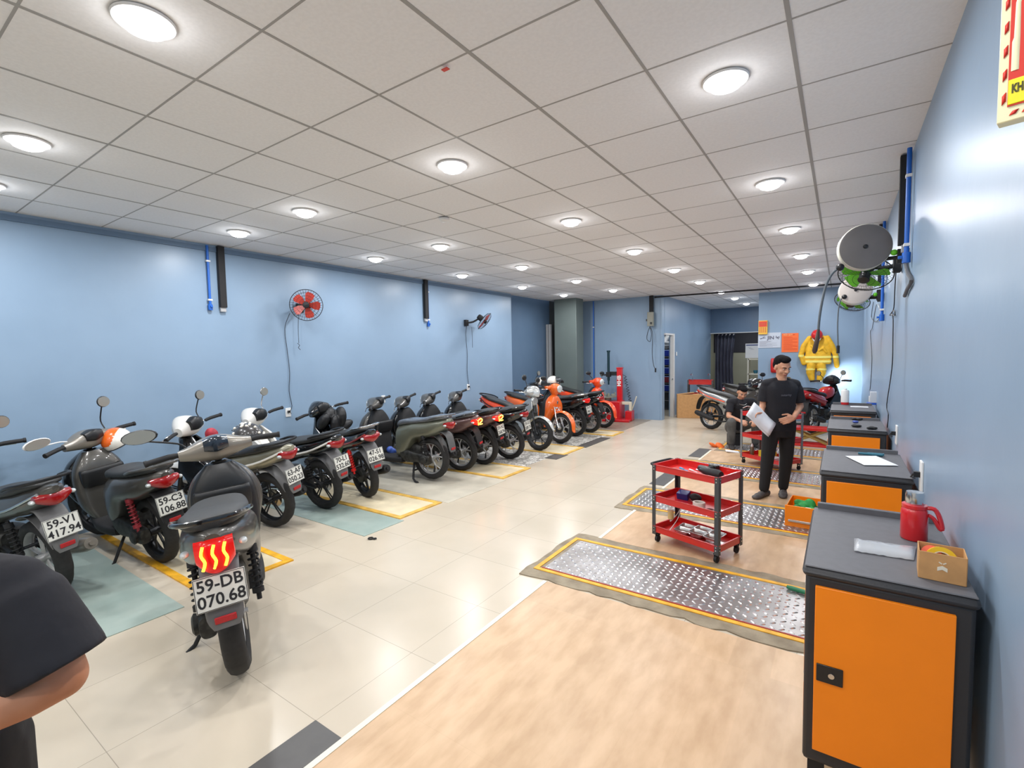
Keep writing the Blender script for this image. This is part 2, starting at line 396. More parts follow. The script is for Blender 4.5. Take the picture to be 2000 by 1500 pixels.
# right side: tread plate pits
def pit(y0,y1,lab,n,x0=-1.97,x1=-.05):
    d=y1-y0; t=thing('tread_plate_lift',lab,'floor lift',((x0+x1)/2,(y0+y1)/2,0),0,'tread plate lifts on the right')
    w=x1-x0
    # irregular cement surround
    rn=random.Random(int(y0*10)); poly=[]
    e=.11
    def edge(ax,ay,bx,by,k):
        for i in range(k):
            f=i/k; j=rn.uniform(-.02,.02); poly.append((ax+(bx-ax)*f+(j if ax==bx else 0),ay+(by-ay)*f+(j if ay==by else 0)))
    edge(-w/2-.05,-d/2-e,w/2,-d/2-e,24); edge(w/2,-d/2-e,w/2,d/2+e,4); edge(w/2,d/2+e,-w/2-.05,d/2+e,24); edge(-w/2-.05,d/2+e,-w/2-.05,-d/2-e,8)
    obj('cement_surround',MB().prism(poly,0,.0075,'z'),cementm,t)
    b=MB(); q=.035
    b.box((-w/2+q/2,0,.0065),(q,d,.013)).box((q/2,-d/2+q/2,.0065),(w-q,q,.013)).box((q/2,d/2-q/2,.0065),(w-q,q,.013)); obj('yellow_border',b,yellowm,t)
    b=MB(); q=.05; b.box((0,-d/2+q-.003,.007),(w-.1,.012,.0135)); obj('red_edge',b,mat('red_paint_line',(150,40,30),.5),t)
    b=MB(); pw,pd=w-.1,d-.1; b.box((.02,0,.006),(pw,pd,.012)); b.m=1
    s=.052 if n else .06
    nx=int(pw/s); ny=int(pd/s)
    for i in range(nx):
        for j in range(ny):
            x=-pw/2+.02+s*(i+.5); y=-pd/2+s*(j+.5); a=R_(45 if (i+j)%2 else -45)
            M=Matrix.Translation((x,y,.012))@Matrix.Rotation(a,4,'Z')
            L,W,h=s*.46,s*.15,.0045
            vs=[M@Vector(p) for p in [(-L,0,0),(-L*.6,-W,0),(L*.6,-W,0),(L,0,0),(L*.6,W,0),(-L*.6,W,0),(-L*.55,0,h),(L*.55,0,h)]]
            b.add(vs,[(0,1,6),(1,2,7,6),(2,3,7),(3,4,7),(4,5,6,7),(5,0,6)])
    obj('tread_plate',b,[steelbase,steelplate],t)
    return t
pit(3.13,3.87,'nearest steel tread plate lift, yellow bordered, beside the first orange cabinet',1)
pit(5.0,5.76,'steel tread plate lift running behind the near red trolley',1)
pit(6.88,7.6,'steel tread plate lift crossing behind the standing man',1)
pit(8.7,9.42,'farthest steel tread plate lift, under the red scissor jack',1,x0=-1.7)
# ------------------------------------------------------------------ motorbikes   (local: X forward, Y left, Z up, origin under rear axle)
WR=.285; WB=1.25
def wheel_mb(hw=.048,R=WR):
    b=MB(); prof=[(R-.075,-hw*.72),(R-.06,-hw*.95),(R-.035,-hw*1.02),(R-.012,-hw*.75),(R-.002,-hw*.35),(R,0),(R-.002,hw*.35),(R-.012,hw*.75),(R-.035,hw*1.02),(R-.06,hw*.95),(R-.075,hw*.72)]
    seg=48
    rs=[]
    for i in range(seg):
        a=2*PI*i/seg
        rs.append([((r-(.004 if (i%3==0 and 2<=k<=8) else 0))*cos(a),h,(r-(.004 if (i%3==0 and 2<=k<=8) else 0))*sin(a)) for k,(r,h) in enumerate(prof)])
    b.rings(rs,closed=True)
    return b
def rim_mb(kind=0,R=WR):
    b=MB(); r=R-.075
    b.torus((0,0,0),r-.002,.016,'y',48,8,2.0)
    b.cyl((0,-.055,0),(0,.055,0),.034); b.cyl((0,-.07,0),(0,.07,0),.012)
    n=5 if kind!=2 else 6
    for i in range(n):
        a=2*PI*i/n+.3
        def P(rad,da,y=0): return (rad*cos(a+da),y,rad*sin(a+da))
        if kind==0:
            b.tube([P(.03,0),P(r*.55,0)],.011,6); b.tube([P(r*.52,0),P(r,.22)],.008,6); b.tube([P(r*.52,0),P(r,-.22)],.008,6)
        elif kind==1:
            b.tube([P(.03,-.3),P(r,-.09)],.008,6); b.tube([P(.03,.3),P(r,.09)],.008,6)
        else:
            b.tube([P(.03,0),P(r,0)],[.02,.013],6)
    return b
def disc_mb():
    b=MB(); b.lathe([(.05,-.004),(.095,-.004),(.095,.004),(.05,.004)],axis='y',seg=32); return b
def wheel(parent,x,z,kind,rimm,front,M=None,drum=False):
    w=cpart('front_wheel' if front else 'rear_wheel',(front,),lambda:wheel_mb(.042 if front else .05),rubber,parent)
    w.matrix_local=(M or Matrix.Identity(4))@Matrix.Translation((x,0,z))
    cpart('rim',(kind,),lambda:rim_mb(kind),rimm,w)
    d=cpart('brake_disc' if not drum else 'brake_drum',(drum,),(lambda:disc_mb()) if not drum else (lambda:MB().lathe([(.0,-.03),(.085,-.03),(.09,.0),(.085,.03),(0,.03)],axis='y',seg=28)),chrome if not drum else engm,w)
    d.location=(0,-.05 if not drum else .035,0)
    return w
def arc(cx,cz,r,a0,a1,n=7): return [(cx+r*cos(R_(a0+(a1-a0)*i/(n-1))),cz+r*sin(R_(a0+(a1-a0)*i/(n-1)))) for i in range(n)]
def plate_at(parent,pos,tilt,l1,l2,roll=0,bad=False):
    """square two-line plate; its face looks back (-X) and up by tilt"""
    up=Vector((sin(tilt),0,cos(tilt))); right=Vector((0,-1,0)); n=right.cross(up)
    M=frame(pos,right,up)@Matrix.Rotation(roll,4,'Z')
    def f():
        b=MB(); b.box((0,0,-.002),(.20,.148,.004)); return b
    p=cpart('number_plate',(),f,platem,parent,bevel=.0015)
    p.matrix_local=M
    me=textparts([(l1,.068,0,.034,1.05,.0012),(l2,.068,0,-.034,1.05,.0012)],Matrix.Translation((0,0,.0006)))
    link('lettering',me,inkm,p)
    bm=MB(); 
    for sx in (-1,1): bm.box((sx*.097,0,.0004),(.0025,.142,.0012))
    for sy in (-1,1): bm.box((0,sy*.071,.0004),(.194,.0025,.0012))
    key=('plate_border',)
    cpart('border',(),lambda:bm,inkm,p)
    return p
def lever_mb(s): return MB().tube([(.90,s*.20,1.0),(1.0,s*.27,.985),(.985,s*.36,.975)],[.009,.007,.006],6,3)
def mirror(parent,S,side,shape='round',h=.25,up=True,out=.1,col=black,gm=glassm,face=0):
    """stalk and mirror head; S is the steering matrix"""
    base=Vector((.97,side*.16,1.04)); top=base+Vector((-.02,side*out,h))
    mid=base+Vector((.03,side*out*.2,h*.35))
    b=MB(); b.tube([base,mid,base+Vector((.0,side*out*.75,h*.8)),top],.006,8,3)
    m=obj('mirror',b,col,parent); m.matrix_local=S
    rr={'round':(.052,.052),'oval':(.075,.042),'wide':(.095,.045)}[shape]
    nrm=Matrix.Rotation(R_(-8+face),4,'Z')
    h_=MB(); h_.ell((0,0,0),(.016,rr[0],rr[1]),seg=20,rg=8,rot=nrm); hh=obj('housing',h_,col,m); hh.location=top+Vector((0,side*.02,.03))
    g=MB(); g.lathe([(.0,-.017),(1,-.017),(1,-.012),(0,-.012)],axis='x',seg=24)
    for i,v in enumerate(g.v): g.v[i]=nrm@Vector((v.x,v.y*rr[0]*.9,v.z*rr[1]*.9))
    gg=obj('glass',g,gm,m); gg.location=hh.location
def headset(parent,S,kind,bodym,dashm,lamp=None):
    """handlebar fairing with grips, levers and dash"""
    def P(o): o.matrix_local=S; return o
    if kind=='scooter':
        P(cpart('handlebar_cover',(kind,),lambda:MB().lofty([(-.21,.925,.99,.965,1.03,2.4),(-.15,.90,1.03,.95,1.045,2.6),(-.07,.88,1.07,.93,1.075,3),(0,.87,1.09,.92,1.085,3),(.07,.88,1.07,.93,1.075,3),(.15,.90,1.03,.95,1.045,2.6),(.21,.925,.99,.965,1.03,2.4)]),bodym,parent))
        P(cpart('dashboard',(kind,),lambda:MB().lofty([(-.07,.865,.96,1.0,1.075,3),(0,.85,.97,.985,1.092,4),(.07,.865,.96,1.0,1.075,3)]),dashm,parent))
        P(cpart('headlamp',(kind,),lambda:MB().lofty([(-.09,1.03,1.075,.955,1.03,3),(0,1.05,1.105,.94,1.05,3),(.09,1.03,1.075,.955,1.03,3)]),lamp or lensclear,parent))
    elif kind=='underbone':
        P(cpart('handlebar_cover',(kind,),lambda:MB().lofty([(-.15,.93,1.02,.95,1.04,2.4),(-.09,.90,1.09,.93,1.09,2.5),(0,.87,1.15,.91,1.13,2.6),(.09,.90,1.09,.93,1.09,2.5),(.15,.93,1.02,.95,1.04,2.4)]),bodym,parent))
        P(cpart('dashboard',(kind,),lambda:MB().lofty([(-.075,.862,.95,.99,1.09,3),(0,.845,.97,.975,1.12,3.4),(.075,.862,.95,.99,1.09,3)]),dashm,parent))
        P(cpart('headlamp',(kind,),lambda:MB().lofty([(-.08,1.06,1.11,.95,1.03,2.5),(0,1.11,1.165,.93,1.06,2.5),(.08,1.06,1.11,.95,1.03,2.5)]),lamp or lensclear,parent))
    elif kind=='classic':
        def f():
            b=MB(); b.loftz([(.90,.97,1.07,.05,2.2),(.96,.92,1.12,.095,2.3),(1.03,.90,1.14,.11,2.4),(1.09,.93,1.12,.085,2.2),(1.12,.98,1.07,.03,2)]); b.lofty([(-.22,.93,.99,.99,1.05,2),(0,.9,1.02,.98,1.08,2),(.22,.93,.99,.99,1.05,2)]); return b
        P(cpart('handlebar_cover',(kind,),f,bodym,parent))
        P(cpart('headlamp',(kind,),lambda:MB().ell((1.135,0,1.02),(.03,.072,.072)),lamp or lensclear,parent))
        P(cpart('dashboard',(kind,),lambda:MB().ell((.93,0,1.06),(.05,.06,.045)),dashm,parent))
    for s in (-1,1):
        P(cpart('grip',(s,),lambda:MB().tube([(.95,s*.2,1.005),(.93,s*.26,1.012),(.905,s*.37,1.005)],[.016,.018,.018],10,2).cyl((.905,s*.37,1.005),(.902,s*.385,1.004),.021),matte,parent))
        P(cpart('brake_lever',(s,),lambda:MB().tube([(1.0,s*.17,.995),(1.015,s*.24,.99),(.985,s*.35,.98)],[.01,.008,.007],6,3),chrome,parent))
def motorbike(label,cat,loc,ang,style='scooter',lean=-7,steer=0,tailkind='wide',body=black,side=None,shield=None,inner=None,accent=None,seat=seatm,plate=None,mirrors=(),rimm=None,rimk=0,lamp=None,tail=lensred,tailglow=None,stand='side',coverm=None,dashm=None,fend=None,rail=darkalloy,shock=matte,name=None,group='motorbikes and scooters parked in the row',lift=0,scale=1,bothshock=False,exhaust=matte,drum=False,fm=None,front_fender=None,lensm=None):
    rimm=rimm or alloy; side=side or body; shield=shield or body; inner=inner or matte; coverm=coverm or body; dashm=dashm or black; fend=fend or matte; front_fender=front_fender or body
    t=thing(name or ('scooter' if style!='underbone' else 'underbone_motorbike'),label,cat,(loc[0]+.04*cos(R_(ang)),loc[1]+.04*sin(R_(ang)),.004+lift),R_(ang),group,R_(lean))
    t.scale=(scale,scale,scale)
    ax=Vector((1.13,0,.55)); d=Vector((-.40,0,1)).normalized()  # steering axis
    S=Matrix.Translation(ax)@Matrix.Rotation(R_(steer),4,d)@Matrix.Translation(-ax)
    def st(o): o.matrix_local=S; return o
    wheel(t,0,WR,rimk,rimm,False,drum=drum)
    fw_=wheel(t,WB,WR,rimk,rimm,True,S)
    # fork
    def fork():
        b=MB()
        for s in (-1,1): b.tube([(WB-.01,s*.075,WR),(1.155,s*.075,.50)],.02,12).tube([(1.16,s*.075,.49),(1.09,s*.06,.66)],.015,10).ell((WB,s*.075,WR),(.028,.02,.03),seg=10,rg=6)
        b.tube([(1.09,-.07,.655),(1.09,.07,.655)],.022,8); b.tube([(1.10,0,.64),(.99,0,.95)],.022,10); return b
    st(cpart('fork',(),fork,fm or darkalloy,t))
    if style=='classic': st(cpart('front_fender',(style,),lambda:MB().ribbon(arc(WB,WR+.005,.318,150,-2,8)+[(WB+.335,WR-.02)],[.045,.06,.068,.07,.07,.066,.055,.035,.012],.02,arch=.03),front_fender,t))
    else: st(cpart('front_fender',(style,),lambda:MB().ribbon(arc(WB,WR+.003,.312,165,25,8)+[(WB+.31,WR+.10)],[.04,.055,.062,.064,.064,.06,.05,.03,.01],.018,arch=.022),front_fender,t))
    headset(t,S,style,coverm,dashm,lamp)
    for mk in mirrors: mirror(t,S,*mk)
    if style in('scooter','classic'):
        cl=style=='classic'
        cpart('side_fairing',(style,),lambda:MB().loftx([(-.46,.76,.83,.035,2.2),(-.40,.715,.845,.08,2.5),(-.27,.66,.84,.125,2.6),(-.1,.60,.82,.155,2.7),(.06,.565,.80,.17,2.8),(.2,.53,.78,.178,2.9),(.30,.40,.76,.175,3),(.40,.29,.74,.165,3),(.50,.26,.71,.14,3)],28),side,t)
        if cl:
            for yy,zz in ((-.12,.62),(-.06,.61),(0,.605),(.06,.61),(.12,.62),(-.08,.67),(0,.665),(.08,.67)): cpart('marker_lamp',(yy,zz),lambda:MB().ell((1.118-abs(yy)*.22,yy,zz),(.012,.013,.011),seg=10,rg=6),lensclear,t)
            cpart('badge',(),lambda:MB().box((1.112,0,.76),(.014,.03,.06)),chrome,t,bevel=.004)
        cpart('floorboard',(),lambda:MB().loftx([(.40,.215,.30,.15,4),(.5,.205,.295,.165,5),(.72,.205,.295,.165,5),(.84,.23,.32,.15,4),(.93,.30,.40,.14,3)]),matte,t)
        if cl: cpart('front_apron',(style,),lambda:MB().loftz([(.27,.84,.93,.10,2.6),(.36,.90,.99,.165,2.8),(.48,.95,1.05,.20,2.8),(.60,.955,1.10,.215,2.8),(.72,.935,1.11,.20,2.8),(.80,.915,1.10,.16,2.6),(.87,.93,1.08,.10,2.4),(.91,.96,1.05,.04,2)],28),shield,t)
        else: cpart('front_apron',(style,),lambda:MB().loftz([(.27,.84,.93,.09,2.6),(.38,.88,1.02,.15,2.8),(.50,.93,1.10,.20,2.6),(.60,.95,1.16,.225,2.4),(.70,.945,1.17,.215,2.3),(.80,.935,1.14,.17,2.3),(.87,.94,1.09,.10,2.2),(.91,.96,1.05,.04,2)],28),shield,t)
        cpart('inner_panel',(style,),lambda:MB().loftz([(.30,.80,.90,.13,4),(.42,.82,.98,.18,4),(.60,.845,1.02,.195,3.5),(.74,.85,1.02,.18,3.5),(.84,.87,1.01,.13,3),(.90,.90,1.0,.08,3)],24),inner,t)
        cpart('storage_pocket',(),lambda:MB().loftz([(.60,.815,.87,.15,5),(.65,.80,.88,.16,5),(.745,.80,.88,.16,5),(.75,.83,.86,.13,5)],20),black,t)
        cpart('seat',(style,),lambda:MB().loftx([(.54,.70,.73,.05,2.2),(.49,.70,.785,.10,2.6),(.38,.725,.815,.128,2.9),(.22,.75,.825,.145,3),(.06,.77,.845,.15,3),(-.08,.79,.875,.148,3),(-.24,.815,.89,.13,2.9),(-.36,.83,.89,.10,2.6),(-.41,.84,.875,.05,2.2)],28),seat,t)
    else:
        cpart('side_fairing',(style,),lambda:MB().loftx([(-.50,.84,.875,.02,2),(-.42,.77,.88,.07,2.3),(-.27,.70,.87,.105,2.5),(-.1,.65,.84,.12,2.6),(.08,.61,.81,.125,2.6),(.25,.57,.77,.125,2.6),(.40,.52,.73,.11,2.5),(.52,.50,.66,.07,2.4)],28),side,t)
        cpart('seat',(style,),lambda:MB().loftx([(.58,.66,.70,.04,2.2),(.5,.68,.76,.09,2.6),(.36,.725,.80,.12,2.9),(.2,.755,.82,.135,3),(.04,.785,.845,.14,3),(-.1,.81,.88,.135,3),(-.25,.84,.90,.115,2.9),(-.36,.86,.905,.085,2.6),(-.40,.87,.89,.04,2.2)],28),seat,t)
        def wings():
            b=MB()
            for s in (-1,1):
                pts=[(.62,.52),(.72,.62),(.92,.80),(1.0,.90),(1.06,.88),(1.10,.72),(1.04,.60),(1.02,.45),(.88,.27),(.80,.27),(.78,.42),(.68,.46)]
                def fn(x,y,z,s=s): return (x,s*(abs(y)+max(0,.13-.5*abs(x-.93)-.35*abs(z-.6))),z)
                b.prism(pts,s*.05,s*.075,'y',fn)
            b.loftx([(.46,.50,.60,.05,2.4),(.60,.46,.56,.06,2.4),(.78,.50,.62,.065,2.4),(.92,.62,.78,.07,2.4),(1.04,.74,.93,.08,2.4),(1.10,.80,.92,.06,2.2)])
            return b
        cpart('leg_shield',(style,),wings,shield,t,bevel=.006)
        cpart('engine',(style,),lambda:MB().loftx([(.38,.26,.44,.08,4),(.45,.22,.46,.12,4),(.66,.22,.44,.12,4),(.74,.24,.38,.07,4)]).cyl((.68,0,.32),(.84,0,.37),.065,.06,14).torus((.52,-.13,.33),.05,.012,'y',20,6).cyl((.5,-.15,.33),(.5,-.11,.33),.075).cyl((.45,.1,.33),(.45,.15,.33),.07),engm,t)
        cpart('side_strip',(style,),lambda:MB().tube([(.4,.128,.62),(.1,.14,.68),(-.2,.125,.76),(-.42,.08,.83)],.011,8,3).tube([(.4,-.128,.62),(.1,-.14,.68),(-.2,-.125,.76),(-.42,-.08,.83)],.011,8,3),accent or side,t)
    if accent and style!='underbone':
        cpart('side_strip',(style,),lambda:MB().tube([(.36,.178,.55),(.1,.182,.64),(-.2,.148,.75)],.009,8,3).tube([(.36,-.178,.55),(.1,-.182,.64),(-.2,-.148,.75)],.009,8,3),accent,t)
    # rear
    dz=0 if style!='underbone' else .03
    def railf():
        b=MB(); b.tube([(-.08,.155,.835+dz),(-.22,.16,.865+dz),(-.38,.13,.885+dz),(-.47,.06,.895+dz),(-.47,-.06,.895+dz),(-.38,-.13,.885+dz),(-.22,-.16,.865+dz),(-.08,-.155,.835+dz)],.012,8,3); return b
    cpart('grab_rail',(dz,),railf,rail,t)
    if tailkind=='tall': tl=cpart('tail_lamp',(tailkind,),lambda:MB().lofty([(-.075,-.45,-.36,.70,.80,2.6),(-.04,-.49,-.36,.665,.81,3),(0,-.50,-.36,.65,.812,3),(.04,-.49,-.36,.665,.81,3),(.075,-.45,-.36,.70,.80,2.6)]),tail,t)
    else: tl=cpart('tail_lamp',(dz,),lambda:MB().lofty([(-.10,-.44,-.36,.745+dz,.79+dz,2.4),(-.05,-.475,-.36,.715+dz,.80+dz,2.8),(0,-.49,-.36,.70+dz,.805+dz,2.8),(.05,-.475,-.36,.715+dz,.80+dz,2.8),(.10,-.44,-.36,.745+dz,.79+dz,2.4)]),tail,t)
    for sd in (1,-1): cpart('turn_signal',(dz,sd),lambda:MB().ell((-.410,sd*.112,.757+dz),(.034,.018,.015)),lensclear,t)
    def mud():
        b=MB(); b.ribbon([(-.16,.66+dz),(-.28,.66+dz),(-.38,.62),(-.425,.54),(-.455,.45),(-.465,.40)],[.075,.08,.078,.075,.072,.05],.02,e=3)
        b.ribbon(arc(0,WR,.315,60,160,7),[.05,.06,.062,.062,.06,.055,.04],.014,arch=.02); return b
    cpart('rear_mudguard',(dz,),mud,fend,t)
    cpart('reflector',(),lambda:MB().box((-.476,0,.445),(.012,.085,.032),rot=(0,-.2,0)),redreflect,t,bevel=.004)
    if plate: plate_at(t,(-.432,0,.535),R_(-20) if style!='underbone' else R_(22),*plate) if False else plate_at(t,(-.362,0,.575),R_(10),*plate)
    if tailglow:
        for m in [tailglow]:
            g=MB()
            if tailglow[1]=='bars':
                for y in (-.042,0,.042):
                    g.tube([(-.488+abs(y)*.0,y+.008,.685),(-.502+abs(y)*.25,y-.004,.72),(-.504+abs(y)*.25,y+.006,.755),(-.494+abs(y)*.2,y-.004,.79)],.006,8,3)
            else:
                g.tube([(-.492,.05,.785),(-.497,.0,.795),(-.498,-.04,.775),(-.5,-.02,.75),(-.5,.03,.74),(-.497,.04,.72),(-.495,-.04,.712)],.006,8,3)
                g.tube([(-.492,.07,.79),(-.497,.075,.75),(-.495,.07,.715)],.004,8,3)
            [setattr(v,'x',-.05+(v.x+.05)*.74-.002) for v in g.v]; obj('lamp_tube',g,tailglow[0],tl)
    if style!='underbone' or drum:
        pass
    if style=='underbone':
        def sw():
            b=MB()
            for s in (-1,1): b.tube([(.4,s*.07,.34),(.2,s*.085,.31),(0,s*.09,WR)],[.02,.018,.022],8)
            b.tube([(.4,-.075,.31),(.0,-.078,WR-.03)],.012,6); return b
        cpart('swingarm',(style,),sw,darkalloy,t)
        cpart('foot_peg',(style,),lambda:MB().tube([(.42,-.24,.29),(.42,.24,.29)],.012,8).tube([(.08,-.2,.33),(.14,-.12,.36),(.14,.12,.36),(.08,.2,.33)],.012,8),darkalloy,t)
    else:
        def tr():
            b=MB(); b.loftx([(-.06,.23,.34,.035,3),(0,.215,.355,.045,3),(.15,.24,.37,.04,3),(.32,.23,.40,.045,3),(.42,.27,.40,.04,3)])
            b.v=[v+Vector((0,.105,0)) for v in b.v]
            b.loftx([(.14,.25,.45,.06,4),(.22,.21,.48,.08,4),(.40,.21,.46,.08,4),(.46,.24,.4,.06,4)])
            b.lathe([(0,0),(.05,0),(.055,.02),(.04,.03),(0,.03)],c=(.02,.145,.285),axis='y',seg=20); return b
        cpart('engine',(style,),tr,engm if style!='classic' else darkalloy,t)
    # shocks
    def sh(s):
        b=MB()
        if 1:
            p0=Vector((-.02,s*.13,.33)); p1=Vector((.04,s*.13,.62)); b.tube([p0,p1],.012,8)
            n=70; pts=[]
            for i in range(n):
                f=.18+.68*i/(n-1); c=p0.lerp(p1,f); a=i*.62; pts.append(c+Vector((.024*cos(a),.024*sin(a),0)))
            b.tube(pts,.0055,6)
            b.cyl(p0.lerp(p1,.12),p0.lerp(p1,.2),.028); b.cyl(p0.lerp(p1,.84),p0.lerp(p1,.95),.026)
        return b
    for sd in ((1,-1) if (style=='underbone' or bothshock) else (1,)): cpart('shock_absorber',(sd,),lambda:sh(sd),shock,t)
    if exhaust: cpart('exhaust',(),lambda:MB().tube([(.45,-.06,.22),(.3,-.11,.2),(.16,-.145,.235)],.016,8,3).tube([(.18,-.15,.24),(.1,-.155,.255),(-.2,-.165,.33),(-.27,-.165,.35)],[.03,.05,.055,.042],14,2).cyl((-.26,-.165,.347),(-.29,-.165,.355),.018),exhaust,t)
    if stand=='side': cpart('side_stand',(),lambda:MB().tube([(.36,.10,.22),(.33,.22,.03),(.30,.26,.012)],.012,8).box((.28,.27,.008),(.06,.05,.008)),matte,t)
    else:
        cpart('centre_stand',(),lambda:MB().tube([(.24,.07,.22),(.20,.15,.02),(.12,.17,-.02)],.015,8,2).tube([(.24,-.07,.22),(.20,-.15,.02),(.12,-.17,-.02)],.015,8,2).tube([(.22,-.09,.12),(.22,.09,.12)],.012,8).ell((.12,.17,-.02),(.025,.018,.018)),matte,t)
    return t,S
# paints
olive=mat('olive_grey_paint',(104,106,92),.28,.35,coat=.5)
gunm=mat('gunmetal_paint',(84,82,78),.3,.4,coat=.5)
warmgrey=mat('warm_grey_paint',(126,120,110),.35,.3,coat=.4)
blackp=mat('gloss_black_paint',(18,19,21),.16,coat=.8)
whitep=mat('white_paint',(222,220,214),.25,coat=.5)
maroon=mat('maroon_grey_paint',(96,70,68),.28,.3,coat=.5)
silver=mat('silver_paint',(178,180,178),.25,.5,coat=.5)
orange=mat('orange_paint',(226,100,26),.22,coat=.7)
redor=mat('red_orange_paint',(238,78,34),.22,coat=.7)
redp=mat('red_paint',(196,28,30),.28,coat=.5)
glowred=mat('lit_tail_lens',(150,14,12),.2,emit=(255,20,8),es=.45)
glowred2=mat('lit_tail_lens_bright',(190,20,14),.2,emit=(255,20,8),es=2.2)
glowbar=mat('lit_tail_tube',(255,190,60),.3,emit=(255,150,30),es=9)
glowbar2=mat('lit_tail_tube_yellow',(255,210,80),.3,emit=(255,190,60),es=9)
lampwhite=mat('lit_headlamp',(255,255,255),.2,emit=(225,240,255),es=20)
dashlit=mat('dash_screen',(40,48,58),.12,.2,coat=.6)
BK={}
def reg(k,r): BK[k]=r; return r
reg('v1',motorbike('dark underbone motorbike cut by the left frame edge, number plate 59-V1 417.94','motorbike',(-4.72,.93),191,'underbone',body=blackp,side=gunm,shield=blackp,plate=('59-V1','417.94'),accent=chrome,mirrors=((-1,'round',.12),),exhaust=warmgrey,coverm=warmgrey,fend=mat('grey_fender',(104,104,104),.5),rimk=1))
reg('c3',motorbike('dark scooter with silver trimmed dashboard, number plate 59-C3 106.88','scooter',(-4.66,1.60),184,'scooter',steer=16,body=gunm,side=gunm,shield=blackp,inner=gunm,coverm=warmgrey,plate=('59-C3','106.88'),mirrors=((1,'wide',.04,True,.2,white),(-1,'round',.22,True,.03)),shock=mat('maroon_spring',(150,44,52),.4),rail=gunm,exhaust=engm,rimm=darkalloy))
reg('db',motorbike('grey-brown scooter standing alone nearest the camera, lit tail lamp, plate 59-DB 070.68','scooter',(-2.67,1.235),154,'scooter',lean=-5.5,scale=1.07,steer=6,body=warmgrey,side=gunm,shield=gunm,inner=black,coverm=warmgrey,dashm=dashlit,plate=('59-DB','070.68'),mirrors=((1,'wide',.10,True,.2),),tail=glowred,tailglow=(glowbar,'bars'),tailkind='tall',exhaust=None,bothshock=True,rail=blackp,fend=mat('grey_fender')))
reg('af',motorbike('white and grey underbone motorbike, number plate 63-AF 050.23','motorbike',(-4.66,2.58),194,'underbone',steer=14,body=whitep,side=mat('champagne_paint',(150,146,128),.3,.4,coat=.5),shield=blackp,coverm=whitep,plate=('63-AF','050.23'),mirrors=((-1,'round',.22,True,.03),),accent=whitep,rimm=darkalloy,fend=mat('grey_fender'),rimk=1))
reg('l1',motorbike('white striped underbone motorbike, number plate 70-L1 532.60','motorbike',(-4.72,3.2),187,'underbone',steer=14,body=whitep,side=blackp,shield=whitep,coverm=whitep,plate=('70-L1','532.60'),mirrors=((-1,'round',.20,True,.02,chrome),),accent=whitep,rimm=matte,fend=mat('grey_fender'),rimk=1))
reg('s1',motorbike('black underbone motorbike with red shock absorbers, number plate 47-S1 026.98','motorbike',(-4.67,3.73),169,'underbone',steer=10,body=blackp,side=blackp,shield=blackp,plate=('47-S1','026.98'),accent=mat('red_grey_stripe',(150,60,58),.3),shock=mat('red_spring',(226,36,30),.35),rimk=2,rimm=black,rail=chrome,drum=True,fend=mat('grey_fender')))
reg('olive',motorbike('olive grey scooter propped on its centre stand, seat wrapped in plastic','scooter',(-4.5,4.68),186,'scooter',lean=0,steer=24,body=olive,side=olive,shield=gunm,coverm=gunm,seat=wrapm,stand='centre',lift=.025,rail=wrapm,rimk=0,fend=mat('grey_fender2',(84,86,86),.5)))
reg('red1',motorbike('maroon grey scooter with a wrapped seat, the nearer of two adjacent lit tail lamps','scooter',(-4.53,5.33),188,'scooter',lean=-5,steer=20,body=maroon,side=maroon,shield=blackp,coverm=gunm,seat=wrapm,tail=glowred2,tailglow=(glowbar2,'two'),rail=blackp))
reg('red2',motorbike('dark scooter with lit tail lamp and bare seat behind the maroon grey scooter','scooter',(-4.49,5.80),185,'scooter',lean=-5,steer=20,body=gunm,side=maroon,shield=blackp,coverm=gunm,plate=('59-N2','268.96'),tail=glowred2,tailglow=(glowbar2,'two'),rail=blackp))
reg('p3',motorbike('black scooter with alloy wheels and white plate, next to the silver scooter','scooter',(-4.36,6.33),186,'scooter',lean=-5,steer=18,body=blackp,side=blackp,shield=blackp,coverm=gunm,plate=('59-X3','589.76'),rail=blackp))
BK['sv']=None
def fwd(label,fx,fy,ang,**k):
    a=R_(ang); return motorbike(label,'scooter',(fx-WB*cos(a),fy-WB*sin(a)),ang,**k)
reg('sv',fwd('silver underbone motorbike facing out from the wall, orange and black tail','motorbike' and -4.38,7.13,-12,style='underbone',steer=6,body=silver,side=redor,shield=silver,coverm=silver,rimm=darkalloy,mirrors=((1,'round',.18,True,.02),(-1,'round',.18,True,.02)),accent=black,name='underbone_motorbike'))
reg('or',fwd('orange retro scooter facing out, white helmet on its mirror stalk',-4.37,7.9,-14,style='classic',steer=4,body=orange,side=orange,shield=orange,coverm=orange,rimm=alloy,mirrors=((1,'oval',.12,True,.06),(-1,'oval',.12,True,.1)),fm=chrome))
reg('p4',motorbike('black scooter with red tail lamp parked between the two orange scooters','scooter',(-4.4,8.72),176,'scooter',lean=-5,steer=10,body=blackp,side=blackp,shield=blackp,coverm=blackp,plate=('59-P2','348.12'),tail=glowred,rail=chrome,mirrors=((-1,'round',.16),)))
reg('b5',motorbike('dark scooter half hidden behind the black scooter with red tail lamp','scooter',(-4.33,9.28),172,'scooter',lean=-5,body=blackp,plate=None))
reg('ro',fwd('red-orange retro scooter at the far end of the row near the tyre changer',-4.41,10.03,-16,style='classic',steer=2,body=redor,side=redor,shield=redor,coverm=redor,rimm=alloy,mirrors=((1,'oval',.16,True,.05),(-1,'oval',.14,True,.08)),fm=darkalloy,lean=-4))
